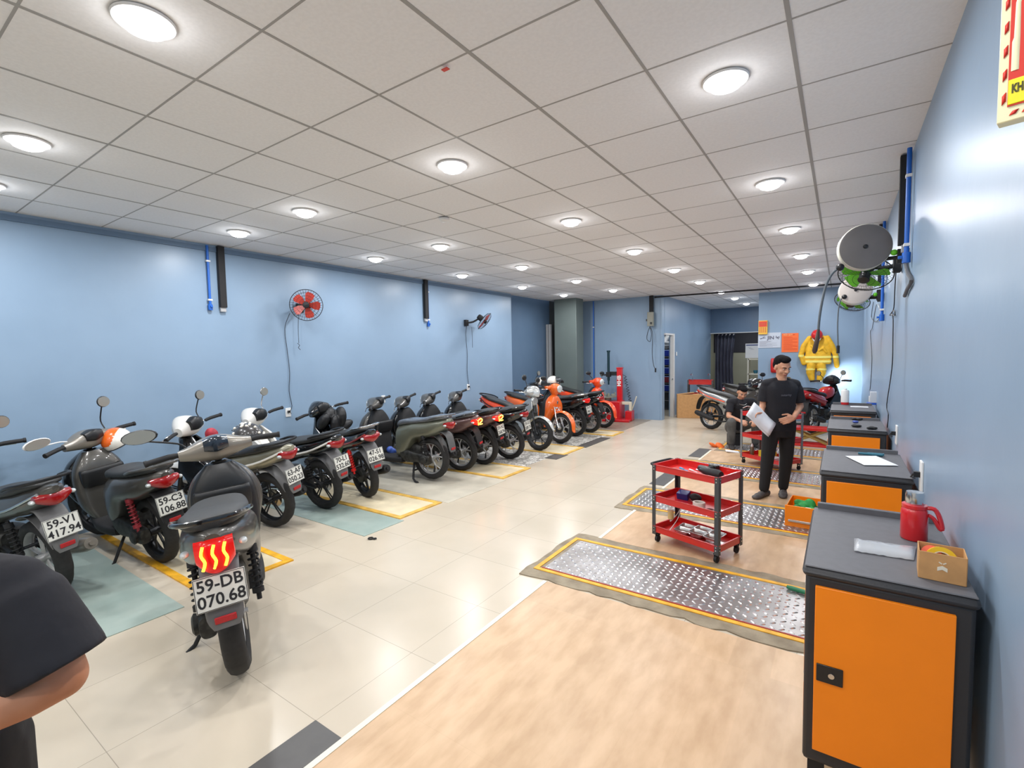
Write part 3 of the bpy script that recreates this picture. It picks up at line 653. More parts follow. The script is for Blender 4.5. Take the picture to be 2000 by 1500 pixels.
reg('gr',motorbike('grey sports underbone motorbike parked side-on behind the seated man','motorbike',(-2.32,10.89),-27,'underbone',lean=-4,body=gunm,side=silver,shield=gunm,coverm=blackp,accent=redor,rimm=alloy,mirrors=((1,'oval',.14,True,.08),),group=None))
reg('ab',motorbike('matte dark scooter parked in the far work bay behind the standing man','scooter',(-2.02,12.3),-8,'scooter',lean=-4,body=mat('pinkish',(150,146,150),.4),side=gunm,shield=blackp,coverm=blackp,group=None))
# ------------------------------------------------------------------ people
def remesh(b,voxel,smooth=6,fac=.5,name='body'):
    me=b.mesh(name); o=bpy.data.objects.new('tmp',me); COL.objects.link(o)
    m=o.modifiers.new('r','REMESH'); m.mode='VOXEL'; m.voxel_size=voxel; m.use_smooth_shade=True
    if smooth: s=o.modifiers.new('s','SMOOTH'); s.iterations=smooth; s.factor=fac
    bpy.context.view_layer.update()
    r=bpy.data.meshes.new_from_object(o.evaluated_get(bpy.context.evaluated_depsgraph_get())); bpy.data.objects.remove(o)
    r.name=name; r.materials.clear(); r.polygons.foreach_set('use_smooth',[True]*len(r.polygons)); return r
def cap(b,p0,r0,p1,r1,flat=None):
    p0,p1=Vector(p0),Vector(p1); n=6; d=(p1-p0); L=d.length or 1e-6; d/=L
    P=[];r=[]
    for i in range(4): a=PI/2*(i/4); P.append(p0-d*r0*cos(a)); r.append(max(r0*sin(a),.001))
    P.append(p0); r.append(r0)
    for i in range(1,4): f=i/4; P.append(p0.lerp(p1,f)); r.append(r0+(r1-r0)*f)
    P.append(p1); r.append(r1)
    for i in range(3,-1,-1): a=PI/2*(i/4); P.append(p1+d*r1*cos(a)); r.append(max(r1*sin(a),.001))
    b.tube(P,r,14)
def chain(b,pts,rs):
    for i in range(len(pts)-1): cap(b,pts[i],rs[i],pts[i+1],rs[i+1])
def hand(b,wrist,dirv,palmn,side=1,curl=.5,s=1.0,thumb=1):
    """palm + 5 separate bent fingers. dirv: wrist->knuckles, palmn: palm normal; side: thumb side sign"""
    w=Vector(wrist); d=Vector(dirv).normalized(); n=Vector(palmn); n=(n-d*n.dot(d)).normalized(); t=d.cross(n)*side  # t = thumb side
    for k in (-1,-.35,.35,1): cap(b,w+t*.012*k*s,.018*s,w+d*.078*s+t*.030*k*s,.0125*s)
    lens=[(.9,.030),(1.0,.010),(.95,-.010),(.75,-.030)]
    for i,(l,o) in enumerate(lens):
        p=w+d*.082*s+t*o*s; c=curl*(1+.12*i); q=[p]; a=0
        for j,seg in enumerate((.040,.026,.020)):
            a+=c*(.9 if j==0 else 1.0); q.append(q[-1]+(d*cos(a)+n*sin(a)+t*o*1.2).normalized()*seg*l*s)
        chain(b,q,[.0098*s,.009*s,.0082*s,.0072*s])
    p=w+d*.022*s+t*.028*s; q=[p,p+(t*.75+d*.6+n*.25)*.038*s,p+(t*.75+d*.6+n*.25)*.038*s+(d*.95+t*.2+n*.35)*.028*s,p+(t*.75+d*.6+n*.25)*.038*s+(d*.95+t*.2+n*.35)*.05*s]
    chain(b,q,[.015*s,.012*s,.0105*s,.0085*s])
def head(b,c,fwd,up,s=1.0):
    """skull, jaw, nose, ears, brow; c=centre of the head"""
    f=Vector(fwd).normalized(); u=Vector(up); u=(u-f*u.dot(f)).normalized(); r=f.cross(u)
    c=Vector(c); M=frame(c,r,f)   # x right, y forward, z up
    def P(x,y,z): return M@Vector((x*s,y*s,z*s))
    rt=M.to_3x3().to_4x4()
    b.ell(P(0,-.012,.03),(.076*s,.094*s,.088*s),rt); b.ell(P(0,.018,-.03),(.063*s,.074*s,.085*s),rt); b.ell(P(0,.055,-.083),(.032*s,.028*s,.026*s),rt)
    cap(b,P(0,.092,.015),.008*s,P(0,.108,-.018),.0125*s); b.ell(P(.012,.098,-.022),(.009*s,.01*s,.008*s),rt); b.ell(P(-.012,.098,-.022),(.009*s,.01*s,.008*s),rt)
    for k in (-1,1):
        cap(b,P(k*.012,.083,.03),.010*s,P(k*.045,.068,.03),.010*s); b.ell(P(k*.078,-.005,-.005),(.011*s,.02*s,.032*s),rt); b.ell(P(k*.038,.055,-.03),(.026*s,.024*s,.026*s),rt)
    cap(b,P(-.02,.083,-.055),.0075*s,P(.02,.083,-.055),.0075*s); cap(b,P(-.014,.081,-.066),.008*s,P(.014,.081,-.066),.008*s)
    return M
def facebits(M,s,par,skinshade):
    def P(x,y,z): return M@Vector((x*s,y*s,z*s))
    rt=M.to_3x3().to_4x4()
    for k in (-1,1):
        e=MB(); e.ell(P(k*.031,.078,.008),(.0125*s,.009*s,.0055*s),rt,12,8); obj('eye',e,mat('eye_white',(200,196,190),.3),par)
        e=MB(); e.ell(P(k*.031,.0855,.007),(.005*s,.004*s,.005*s),rt,10,6); obj('iris',e,mat('iris',(25,18,14),.3),par)
        e=MB(); e.tube([P(k*.014,.092,.026),P(k*.034,.09,.032),P(k*.052,.075,.026)],[.0035*s,.0042*s,.002*s],6,3); obj('eyebrow',e,hairm,par)
    e=MB(); e.tube([P(-.024,.085,-.058),P(-.008,.0935,-.055),P(0,.093,-.056),P(.008,.0935,-.055),P(.024,.085,-.058)],[.003*s,.0058*s,.005*s,.0058*s,.003*s],8,3); e.tube([P(-.018,.086,-.065),P(0,.092,-.067),P(.018,.086,-.065)],[.003*s,.006*s,.003*s],8,3); obj('lips',e,skinshade,par)
skin=mat('skin',(204,152,122),.5,var=(192,138,110),nscale=8)
skin2=mat('skin_tanned',(196,138,104),.5,var=(184,122,88),nscale=9)
lipm=mat('lips',(168,104,92),.45)
hairm=mat('hair_black',(17,16,18),.85,spec=.15,bump=.6,bscale=90)
tee=mat('black_cotton',(30,30,36),.9,bump=1.0,bscale=7,noise_=.15,nscale=7)
trou=mat('black_trousers',(20,20,23),.85,bump=.3,bscale=14)
jean=mat('faded_jeans',(88,88,86),.85,noise_=.35,nscale=9)
shoe=mat('dark_clog',(72,68,66),.6)
def shoe_mb(b,ankle,toe,s=1.0):
    a=Vector(ankle); d=Vector(toe); d.z=0; d.normalize(); 
    for f,w,h in ((-.055,.034,.036),(-.01,.037,.04),(.05,.042,.036),(.10,.047,.030),(.15,.043,.024)):
        b.ell(a+d*f*s+Vector((0,0,h-.0)),(.05*s,w*s,h*s),Matrix.Rotation(math.atan2(d.y,d.x),4,'Z'))
# --- standing man: local x = picture right, y = away from camera
def local(px,depth_pt):
    return None
SW=Vector((-.565,6.22,0))
sx=Vector((.825,.565,0)); sy=Vector((-.565,.825,0))
st=thing('person','man standing in black T-shirt and trousers, looking down at white papers in one hand','person',SW,math.atan2(sx.y,sx.x))
J=dict(hipL=(-.085,0,.84),hipR=(.085,0,.84),kneeL=(-.135,-.01,.46),kneeR=(.10,.02,.46),ankL=(-.165,.0,.085),ankR=(.09,.06,.085),
 shL=(-.165,0,1.315),shR=(.185,0,1.305),elL=(-.175,.03,1.06),elR=(.245,.02,1.04),wrL=(-.27,-.10,.985),wrR=(.05,-.19,.94),neck=(.01,0,1.36),headc=(.005,-.03,1.495))
b=MB()
b.loftz([(.78,-.085,.085,.13,2.4),(.88,-.095,.09,.145,2.4),(1.0,-.09,.085,.13,2.3),(1.15,-.10,.09,.145,2.4),(1.27,-.092,.082,.155,2.4),(1.33,-.06,.055,.095,2.2),(1.37,-.05,.045,.06,2)],24)
b.v=[Vector((v.y,v.x,v.z)) for v in b.v]
cap(b,(.01,0,1.30),.062,(.008,-.015,1.44),.052)
hM=head(b,J['headc'],(.10,-.92,-.38),(0,-.3,1),.98)
for s_,sh,el,wr in (('L','shL','elL','wrL'),('R','shR','elR','wrR')): chain(b,[Vector(J[sh])-Vector((0,0,.022)),J[el]],[.043,.037]); chain(b,[J[el],J[wr]],[.038,.025])
hand(b,J['wrL'],(-.80,-.35,.0),(0.1,-.2,-1),-1,.35)
hand(b,J['wrR'],(-.95,-.1,-.28),(0,.9,-.2),-1,.45)
for a,k,n in (('hipL','kneeL','ankL'),('hipR','kneeR','ankR')): chain(b,[J[a],J[k],J[n]],[.08,.052,.036])
link('body',remesh(b,.0055,5),skin,st)
facebits(hM,.98,st,lipm)
hb=MB(); rt=hM.to_3x3().to_4x4()
hb.ell(hM@Vector((0,-.030,.046)),(.0795,.094,.084),rt,zmin=-.5); hb.ell(hM@Vector((0,-.052,.015)),(.076,.062,.075),rt)
hb.ell(hM@Vector((0,.008,.100)),(.064,.066,.036),rt); hb.ell(hM@Vector((.010,.050,.095)),(.048,.026,.026),rt)
link('hair',remesh(hb,.006,3,.4,'hair'),hairm,st)
b=MB()
b.loftz([(.765,-.105,.10,.175,2.6),(.86,-.11,.105,.172,2.6),(1.0,-.108,.10,.160,2.5),(1.15,-.118,.105,.168,2.5),(1.25,-.112,.10,.19,2.5),(1.315,-.085,.08,.16,2.3),(1.345,-.068,.062,.095,2.1)],28)
b.v=[Vector((v.y,v.x,v.z)) for v in b.v]
for sh,el in (('shL','elL'),('shR','elR')):
    p=Vector(J[sh])-Vector((0,0,.012));q=Vector(J[el]); cap(b,(p.x*.25,0,1.335),.046,p+Vector((-.01*(1 if p.x>0 else -1),0,.002)),.056); b.tube([p-(q-p)*.1,p.lerp(q,.2),p.lerp(q,.5),p.lerp(q,.80)],[.035,.062,.063,.068],16)
sm=remesh(b,.007,4,.5,'tshirt'); link('tshirt',sm,tee,st)
tl=link('chest_lettering',textmesh('outerity',.036,bold=.0008),mat('dim_print',(84,84,92),.8),st); tl.matrix_local=frame((0,-.128,1.185),(1,0,.0),(0,.08,1))
b=MB(); b.loftz([(.70,-.10,.10,.14,2.4),(.78,-.105,.10,.155,2.4),(.86,-.10,.095,.15,2.4),(.90,-.09,.085,.13,2.3)],24); b.v=[Vector((v.y,v.x,v.z)) for v in b.v]
for a,k,n in (('hipL','kneeL','ankL'),('hipR','kneeR','ankR')):
    A,K,N=Vector(J[a]),Vector(J[k]),Vector(J[n]); chain(b,[A,A.lerp(K,.5),K,K.lerp(N,.5),N+Vector((0,0,.02))],[.098,.084,.070,.062,.054])
link('trousers',remesh(b,.007,4,.5,'trousers'),trou,st)
for nm,toe in (('ankL',(-.85,-.55,0)),('ankR',(-.5,-.85,0))):
    b=MB(); shoe_mb(b,(J[nm][0],J[nm][1],0.002),toe,1.05); link('shoe',remesh(b,.005,4,.5,'shoe'),shoe,st)
# papers held in the hand
pp=MB(); 
hp=Vector((-.365,-.145,.99))
M=frame(hp+Vector((.07,-.02,-.065)),(.70,-.05,-.70),(.45,.32,.38))
for k in range(2):
    q=MB(); n=8; rs=[]
    vs=[];fs=[]
    for i in range(n+1):
        for j in range(2): vs.append(M@Vector((-.17+.34*i/n,(-.11 if j==0 else .11)*(1-.2*k),.004*k+.006*sin(i*.8+k))))
    for i in range(n): fs.append((2*i,2*i+2,2*i+3,2*i+1))
    pp.add(vs,fs)
po=obj('paper_sheets',pp,mat('paper',(226,228,232),.6),None,solid=.0015)
po.matrix_world=Matrix.Translation(SW)@Matrix.Rotation(math.atan2(sx.y,sx.x),4,'Z'); tag(po,'white paper sheets held in the standing man\'s hand','paper')
# --- seated man behind the second trolley
gx=onz(1442,872,0); gx=Vector((gx.x,gx.y,0))
se=thing('person','seated man in black T-shirt and faded trousers bending over his work beside the trolley','person',gx,math.atan2(sx.y,sx.x))
b=MB()
J=dict(hipL=(-.10,.10,.34),hipR=(.10,.12,.34),kneeL=(-.22,-.22,.47),kneeR=(.20,-.20,.46),ankL=(-.20,-.16,.08),ankR=(.22,-.16,.08),shL=(-.17,-.06,.79),shR=(.20,-.06,.79),elL=(-.24,-.14,.56),elR=(.27,-.14,.56),wrL=(-.12,-.30,.50),wrR=(.10,-.32,.48))
chain(b,[(0,.12,.34),(0,.06,.55),(0,-.03,.75)],[.13,.125,.13]); cap(b,J['shL'],.06,J['shR'],.06); cap(b,(0,-.05,.80),.058,(0,-.10,.92),.052)
hM=head(b,(-.01,-.14,.965),(-.15,-.85,-.6),(0,-.5,1),.95)
for sh,el,wr in (('shL','elL','wrL'),('shR','elR','wrR')): chain(b,[J[sh],J[el]],[.052,.038]); chain(b,[J[el],J[wr]],[.038,.025])
hand(b,J['wrL'],(.3,-.9,-.2),(.4,0,-.9),1,.6); hand(b,J['wrR'],(-.3,-.9,-.1),(-.4,0,-.9),-1,.6)
for a,k,n in (('hipL','kneeL','ankL'),('hipR','kneeR','ankR')): chain(b,[J[a],J[k],J[n]],[.08,.055,.038])
link('body',remesh(b,.0065,4),skin,se); facebits(hM,.95,se,lipm)
hb=MB(); rt=hM.to_3x3().to_4x4(); hb.ell(hM@Vector((0,-.030,.044)),(.0765,.09,.08),rt,zmin=-.5); hb.ell(hM@Vector((0,-.052,.012)),(.073,.06,.074),rt); hb.ell(hM@Vector((0,.022,.088)),(.066,.064,.034),rt); hb.ell(hM@Vector((.0,.056,.088)),(.05,.026,.028),rt)
link('hair',remesh(hb,.007,2,.4,'hair'),hairm,se)
b=MB(); chain(b,[(0,.13,.36),(0,.06,.56),(0,-.03,.74)],[.15,.142,.142]); cap(b,J['shL'],.072,J['shR'],.072)
for sh,el in (('shL','elL'),('shR','elR')): p=Vector(J[sh]);q=Vector(J[el]); b.tube([p-(q-p)*.15,p.lerp(q,.2),p.lerp(q,.75)],[.035,.064,.066],16)
link('tshirt',remesh(b,.008,4,.5,'tshirt'),tee,se)
b=MB(); cap(b,(-.06,.12,.32),.12,(.06,.12,.32),.12)
for a,k,n in (('hipL','kneeL','ankL'),('hipR','kneeR','ankR')):
    A,K,N=Vector(J[a]),Vector(J[k]),Vector(J[n]); chain(b,[A,K,K.lerp(N,.5),N+Vector((0,0,.03))],[.095,.075,.068,.062])
link('trousers',remesh(b,.008,4,.5,'trousers'),jean,se)
for nm,toe in (('ankL',(-.3,-.95,0)),('ankR',(.2,-.95,0))):
    b=MB(); shoe_mb(b,(J[nm][0],J[nm][1],.002),toe,1.05); link('shoe',remesh(b,.006,4,.5,'shoe'),mat('dark_boot',(36,32,32),.6),se)
b=MB(); b.torus((0,-.115,.80),.075,.004,'z',30,6,1,Euler((.75,0,0)).to_matrix().to_4x4()); obj('necklace',b,chrome,se)
b=MB(); b.cyl((0,.14,.0),(0,.14,.21),.13,.13,20); so=obj('work_stool',b,matte,None,bevel=.01); so.location=gx; so.rotation_euler=(0,0,math.atan2(sx.y,sx.x)); tag(so,'low dark round stool the seated man is sitting on','stool')
# --- near person at the left frame edge; local y points away from the camera along the line of sight
ang_=ray(-200,1100); ny=Vector((ang_.x,ang_.y,0)).normalized(); nx=Vector((ny.y,-ny.x,0)); D=1.0
NP=ray(-215,1100)*D; NP=Vector((NP.x,NP.y,0))
npn=thing('person','person in black T-shirt cut by the left frame edge, bare forearm bent forward','person',NP,math.atan2(nx.y,nx.x))
def L(px,py,dd=0):
    w=ray(px,py)*(D+dd)+Vector((0,0,H)); w=w-NP; return Vector((w.dot(nx),w.dot(ny),w.z))
sho=L(28,1142,.0); elb=L(122,1322,.0); wri=L(-95,1432,-.10)
mir=lambda v:Vector((-v.x,v.y,v.z))
zs=sho.z
def tor(b,k,g=0):
    b.loftz([(.78,-.105-g,.105+g,.145+g,2.5),(.9,-.11-g,.11+g,.15+g,2.5),(1.02,-.10-g,.10+g,.14+g,2.4),(1.15,-.105-g,.105+g,.15+g,2.4),(zs-.04,-.10-g,.09+g,.16+g,2.4),(zs+.045,-.07-g,.06+g,.10+g,2.2),(zs+.075,-.05-g,.05+g,.06+g,2)],26); b.v=[Vector((v.y,v.x,v.z)) for v in b.v]
b=MB(); tor(b,0)
cap(b,(0,0,zs+.01),.062,(0,-.02,zs+.15),.054)
hM=head(b,(0,-.03,zs+.215),(-.5,-.9,-.3),(0,-.2,1))
chain(b,[sho,sho.lerp(elb,.5),elb],[.056,.052,.044]); chain(b,[elb,elb.lerp(wri,.35),wri],[.0435,.045,.029]); chain(b,[mir(sho),mir(elb)],[.056,.044]); w2=Vector((-.10,-.24,1.02)); chain(b,[mir(elb),w2],[.044,.028])
hand(b,wri,(-.9,-.35,-.1),(0,.5,-.9),-1,.5); hand(b,w2,(.75,-.6,0),(0,0,-1),1,.5)
for k in(-1,1): chain(b,[(k*.095,0,.86),(k*.11,.01,.47),(k*.12,0,.085)],[.085,.055,.038])
link('body',remesh(b,.006,5),skin2,npn); facebits(hM,1,npn,lipm)
hb=MB(); rt=hM.to_3x3().to_4x4(); hb.ell(hM@Vector((0,-.030,.046)),(.0795,.094,.084),rt,zmin=-.5); hb.ell(hM@Vector((0,-.052,.015)),(.076,.062,.075),rt); hb.ell(hM@Vector((0,.008,.100)),(.064,.066,.036),rt)
link('hair',remesh(hb,.007,3,.4,'hair'),hairm,npn)
b=MB(); tor(b,0,.018)
for q,e in ((sho,elb),(mir(sho),mir(elb))):
    cap(b,(q.x*.3,0,zs+.02),.05,q,.058); d_=(e-q); b.tube([q-d_*.12,q+d_*.12,q.lerp(e,.5)+Vector((0,0,.0)),q.lerp(e,.90)],[.04,.072,.080,.088],20)
pass
link('tshirt',remesh(b,.008,5,.5,'tshirt'),tee,npn)
b=MB(); b.loftz([(.70,-.125,.125,.165,2.4),(.84,-.13,.13,.178,2.4),(.92,-.12,.12,.165,2.4)],24); b.v=[Vector((v.y,v.x,v.z)) for v in b.v]
for k in(-1,1): chain(b,[(k*.09,0,.82),(k*.11,.01,.46),(k*.12,0,.11)],[.10,.08,.062])
link('trousers',remesh(b,.008,4,.5,'trousers'),trou,npn)
for k in(-1,1):
    b=MB(); shoe_mb(b,(k*.12,0,.002),(k*.2,-1,0),1.05); link('shoe',remesh(b,.006,4,.5,'shoe'),shoe,npn)
# ------------------------------------------------------------------ tool cabinets
cabm=mat('cabinet_black_steel',(40,40,43),.5,bump=.1,bscale=200)
topm=mat('grey_rubber_top',(96,96,100),.6,noise_=.08,nscale=30)
orm=mat('cabinet_orange',(248,134,6),.38,noise_=.04,nscale=5)
def cabinet(y0,y1,label,h=.96,x0=-.085,x1=.345,lock=True):
    w,d=x1-x0,y1-y0; t=thing('tool_cabinet',label,'tool cabinet',((x0+x1)/2,(y0+y1)/2,0),0,'black and orange tool cabinets along the right wall')
    b=MB(); b.box((0,0,(h-.03+.265)/2),(w,d,h-.03-.265)); obj('body',b,cabm,t,bevel=.012)
    b=MB(); b.box((0,0,h-.02),(w+.02,d+.02,.036)); obj('rim',b,cabm,t,bevel=.018,seg=3)
    b=MB(); b.box((0,0,h+.0),(w+.005,d+.005,.006)); b.box((0,d/2,h+.012),(w-.02,.022,.035)); obj('top_mat',b,topm,t,bevel=.003)
    b=MB(); dw=w-.075; z0,z1=.318,h-.062; b.box((-.008,-d/2-.004,(z0+z1)/2),(dw,.014,z1-z0)); dr=obj('door',b,orm,t,bevel=.002)
    if lock:
        zc=z0+(z1-z0)*.49
        b=MB(); b.box((-.008-dw/2+.045,-d/2-.013,zc),(.075,.006,.06)); lp=obj('lock_plate',b,black,dr,bevel=.002)
        b=MB(); b.cyl((-.008-dw/2+.05,-d/2-.02,zc),(-.008-dw/2+.05,-d/2-.012,zc),.009,seg=16); b.box((-.008-dw/2+.05,-d/2-.021,zc),(.002,.002,.010)); obj('lock_cylinder',b,chrome,dr)
    # drawers and door toward the bay (-X side)
    for k in range(3):
        z=h-.17-k*.17; b=MB(); b.box((-w/2+.002,0,z),(.008,d-.09,.13)); q=obj('drawer',b,orm,t,bevel=.002); b=MB(); b.box((-w/2-.004,0,z+.035),(.008,d*.55,.018)); obj('handle',b,mat('aluminium',(190,190,190),.35,.8),q,bevel=.003)
    for sx_ in(-1,1):
        for sy_ in (-1,1):
            cx,cy=sx_*(w/2-.04),sy_*(d/2-.05); b=MB(); b.cyl((cx-.016,cy,.06),(cx+.016,cy,.06),.06,seg=24); b.box((cx,cy,.20),(.05,.05,.13)).box((cx-.022,cy,.10),(.004,.035,.10)).box((cx+.022,cy,.10),(.004,.035,.10)).box((cx,cy,.143),(.05,.05,.012)); obj('caster',b,matte,t)
    return t
cabinet(1.885,2.60,'black and orange tool cabinet nearest the camera, red flask standing on top')
cabinet(3.44,4.17,'black and orange tool cabinet with a white sheet and pen on its top')
cabinet(5.28,6.0,'black and orange tool cabinet with dark gloves on its top',lock=False)
cabinet(6.85,7.55,'farthest black and orange tool cabinet, white bottle and box on top',lock=False)
ZT=.964
# red flask
fx=onz(1788,1062,ZT)
t=thing('vacuum_flask','red vacuum flask with steel cap on the nearest cabinet','flask',(fx.x+.0,fx.y+.06,ZT))
redflask=mat('flask_red',(206,26,34),.3,coat=.5)
obj('body',MB().lathe([(0,0),(.047,0),(.052,.006),(.052,.12),(.050,.135),(.043,.148),(.036,.155),(0,.155)],seg=32),redflask,t)
obj('cap',MB().lathe([(.034,.153),(.036,.157),(.036,.205),(.033,.217),(0,.22)],seg=32),chrome,t)
obj('collar',MB().lathe([(.044,.142),(.049,.146),(.049,.16),(.036,.162)],seg=32),redflask,t)
obj('handle',MB().tube([(.04,-.01,.15),(.07,-.012,.15),(.088,-.012,.12),(.10,-.012,.07),(.092,-.012,.065),(.07,-.01,.105),(.05,-.01,.12)],[.009,.010,.010,.009,.008],8,3),redflask,t)
t.scale=(.8,.8,.84)
# cardboard box with tape rolls
p0=onz(1797,1128,ZT);p1=onz(1886,1140,ZT)
cx=(p0.x+p1.x)/2; 
t=thing('cardboard_box','small open cardboard box holding tape on the nearest cabinet','box',(cx,p0.y+.045,ZT),R_(-4))
cardm=mat('cardboard',(196,148,96),.8,noise_=.12,nscale=20)
w,d,h=.112,.095,.088
b=MB(); b.box((0,0,.002),(w,d,.004)).box((-w/2,0,h/2),(.003,d,h)).box((w/2,0,h/2),(.003,d,h)).box((0,-d/2,h/2),(w,.003,h)).box((0,d/2,h/2),(w,.003,h)); obj('box_walls',b,cardm,t,bevel=.001)
b=MB(); b.prism([(-.012,-.006),(0,.0),(.012,-.006),(.012,.006),(0,.012),(-.012,.006)],-.0005,.0005,'y'); b.v=[v+Vector((-.0,-d/2-.0022,h*.45)) for v in b.v]; b.box((-.005,-d/2-.0022,h*.68),(.009,.001,.003),rot=(0,.6,0)).box((.005,-d/2-.0022,h*.68),(.009,.001,.003),rot=(0,-.6,0)); obj('printed_mark',b,mat('box_print',(222,214,196),.6),t)
t2=thing('tape_roll','yellow tape roll leaning in the small cardboard box','tape roll',(cx+.0,p0.y+.05,ZT+.052),0); t2.rotation_euler=(R_(72),R_(8),0)
obj('tape',MB().lathe([(.026,-.012),(.040,-.012),(.040,.012),(.026,.012),(.026,-.012)],seg=32),mat('yellow_tape',(232,190,30),.35),t2)
obj('core',MB().lathe([(.023,-.012),(.026,-.012),(.026,.012),(.023,.012),(.023,-.012)],seg=32),mat('paper_core',(220,206,180),.7),t2)
b=MB(); b.lathe([(.012,-.01),(.026,-.01),(.026,.01),(.012,.01)],seg=24); o=obj('tape_roll',b,mat('orange_tape',(226,84,40),.4)); o.location=(cx-.022,p0.y+.062,ZT+.062); o.rotation_euler=(R_(60),R_(-20),0); tag(o,'small orange-red roll beside the yellow tape in the cardboard box','tape roll')
# plastic bag
b=MB(); q=[onz(1668,1053,ZT),onz(1668,1078,ZT),onz(1785,1096,ZT),onz(1790,1070,ZT)]
n=14; vs=[];fs=[]
for i in range(n+1):
    for j in range(5):
        f=i/n; a=q[0].lerp(q[3],f); c=q[1].lerp(q[2],f); p=a.lerp(c,j/4); vs.append(p+Vector((0,0,.004+.016*sin(PI*j/4)*(1 if 0<i<n else .2)+.005*noise.noise(Vector((f*9,j*1.3,0))))))
for i in range(n):
    for j in range(4): k=i*5+j; fs.append((k,k+1,k+6,k+5))
b.add(vs,fs); o=obj('plastic_bag',b,mat('clear_plastic',(215,218,222),.15,alpha=.55,coat=.5),solid=.001); tag(o,'flat clear plastic bag lying on the nearest cabinet','bag')
# second cabinet: sheet and pen
q=[onz(1651,892,ZT),onz(1711,892,ZT),onz(1755,911,ZT),onz(1688,910,ZT)]
b=MB(); b.add([v+Vector((0,0,.004)) for v in q]+[v+Vector((0,0,.006)) for v in q],[(0,1,2,3),(7,6,5,4),(0,4,5,1),(1,5,6,2),(2,6,7,3),(3,7,4,0)]); o=obj('paper_sheet',b,mat('paper')); tag(o,'white paper sheet on the second cabinet from the camera','paper')
b=MB(); a=onz(1676,885,ZT+.01);c=onz(1724,889,ZT+.01); b.tube([a,c],[.008,.011],10); b.box(((a.x+c.x)/2+.03,(a.y+c.y)/2+.01,ZT+.012),(.09,.025,.012)); o=obj('marker_pen',b,mat('teal_plastic',(46,110,130),.4)); tag(o,'teal pen lying behind the white sheet on the second cabinet','pen')
# third cabinet: gloves
for (px,py,s,c,l,nm) in ((1668,834,.05,matte,'crumpled black glove on the third cabinet top','glove'),(1703,838,.045,matte,'flat black rag at the front of the third cabinet top','rag'),(1668,826,.032,mat('blue_cloth',(70,90,170),.6),'small blue cloth beside the gloves on the third cabinet','cloth'),(1676,820,.05,matte,'black pouch at the back of the third cabinet top','pouch')):
    p=onz(px,py,ZT); b=MB(); rn=random.Random(px)
    for k in range(4): b.ell((p.x+rn.uniform(-s,s)*.7,p.y+rn.uniform(-s,s)*.7,ZT+.012),(s*.6,s*.45,.012),(0,0,rn.random()*3),10,6)
    o=link(nm,remesh(b,.004,2,.4,nm),c); tag(o,l,nm)
# far cabinet: bottle, box
p=onz(1650,790,ZT)
t=thing('spray_can','white bottle with red base on the farthest cabinet','bottle',(p.x+.0,p.y,ZT+.001))
obj('body',MB().lathe([(0,.03),(.045,.03),(.045,.17),(.038,.185),(.02,.19),(.02,.205),(0,.208)],seg=24),white,t); obj('base',MB().lathe([(0,0),(.046,0),(.046,.03),(0,.03)],seg=24),redp,t)
p=onz(1708,790,ZT); t=thing('plastic_container','clear box with blue base at the back of the farthest cabinet','container',(p.x-.02,p.y-.02,ZT+.001))
obj('base',MB().box((0,0,.012),(.13,.12,.024)),mat('blue_plastic',(40,90,190),.4),t,bevel=.004); obj('body',MB().box((.02,0,.095),(.1,.1,.14)),mat('milky_plastic',(214,218,224),.3,alpha=.8),t,bevel=.006)
p=onz(1680,795,ZT); o=obj('paper_sheet',MB().box((p.x-.01,p.y-.02,ZT+.004),(.18,.12,.003)),mat('paper')); tag(o,'white paper under the bottle on the farthest cabinet','paper')
# drawer lying on the floor
c0=onz(1535,1025,0.013); t=thing('drawer_box','orange drawer pulled out and laid on the tread plate','drawer',(c0.x,c0.y,.016),R_(-3))
w,d,h=.29,.40,.19
b=MB(); b.box((w/2,d/2,.004),(w,d,.006)).box((.004,d/2,h/2),(.006,d,h)).box((w-.004,d/2,h/2),(.006,d,h)).box((w/2,d-.003,h/2),(w,.006,h)); obj('tray',b,orm,t,bevel=.002)
b=MB(); b.box((w/2,-.006,h/2),(w+.02,.014,h+.01)); fp=obj('front_panel',b,orm,t,bevel=.003)
b=MB(); b.box((w/2,-.02,h*.28),(w*.86,.014,.02)); obj('handle',b,mat('aluminium'),fp,bevel=.003)
b=MB(); rn=random.Random(5)
for k in range(9): b.ell((.20+rn.uniform(-.09,.09)-.05,.17+rn.uniform(-.08,.08),.11+rn.uniform(-.03,.07)),(rn.uniform(.035,.075),rn.uniform(.02,.05),rn.uniform(.02,.06)),(rn.random()*3,rn.random()*3,rn.random()*3),10,6)
b.box((.15,.17,.06),(.20,.18,.10),taper=.7)
o=link('cloth',remesh(b,.008,1,.3,'cloth'),mat('green_cloth',(30,140,62),.7,noise_=.3,nscale=10)); o.matrix_world=Matrix.Translation((c0.x,c0.y,.016))@Matrix.Rotation(R_(-3),4,'Z'); tag(o,'crumpled bright green cloth inside the orange drawer','cloth')
b=MB(); b.box((.21,.10,.165),(.11,.08,.012),rot=(0,.05,.1)); o=obj('foam_pad',b,white); o.matrix_world=Matrix.Translation((c0.x,c0.y,.016)); o.location=(c0.x,c0.y,.0); tag(o,'white pad beside the green cloth in the orange drawer','pad')
# green tool handle at the near pit
a=onz(1537,1146,.03); c=onz(1600,1165,.03); b=MB(); b.tube([a,a.lerp(c,.15),c],[.012,.016,.015],12); o=obj('screwdriver',b,mat('green_plastic',(20,110,70),.4)); tag(o,'dark green tool handle lying beside the nearest tread plate','tool')
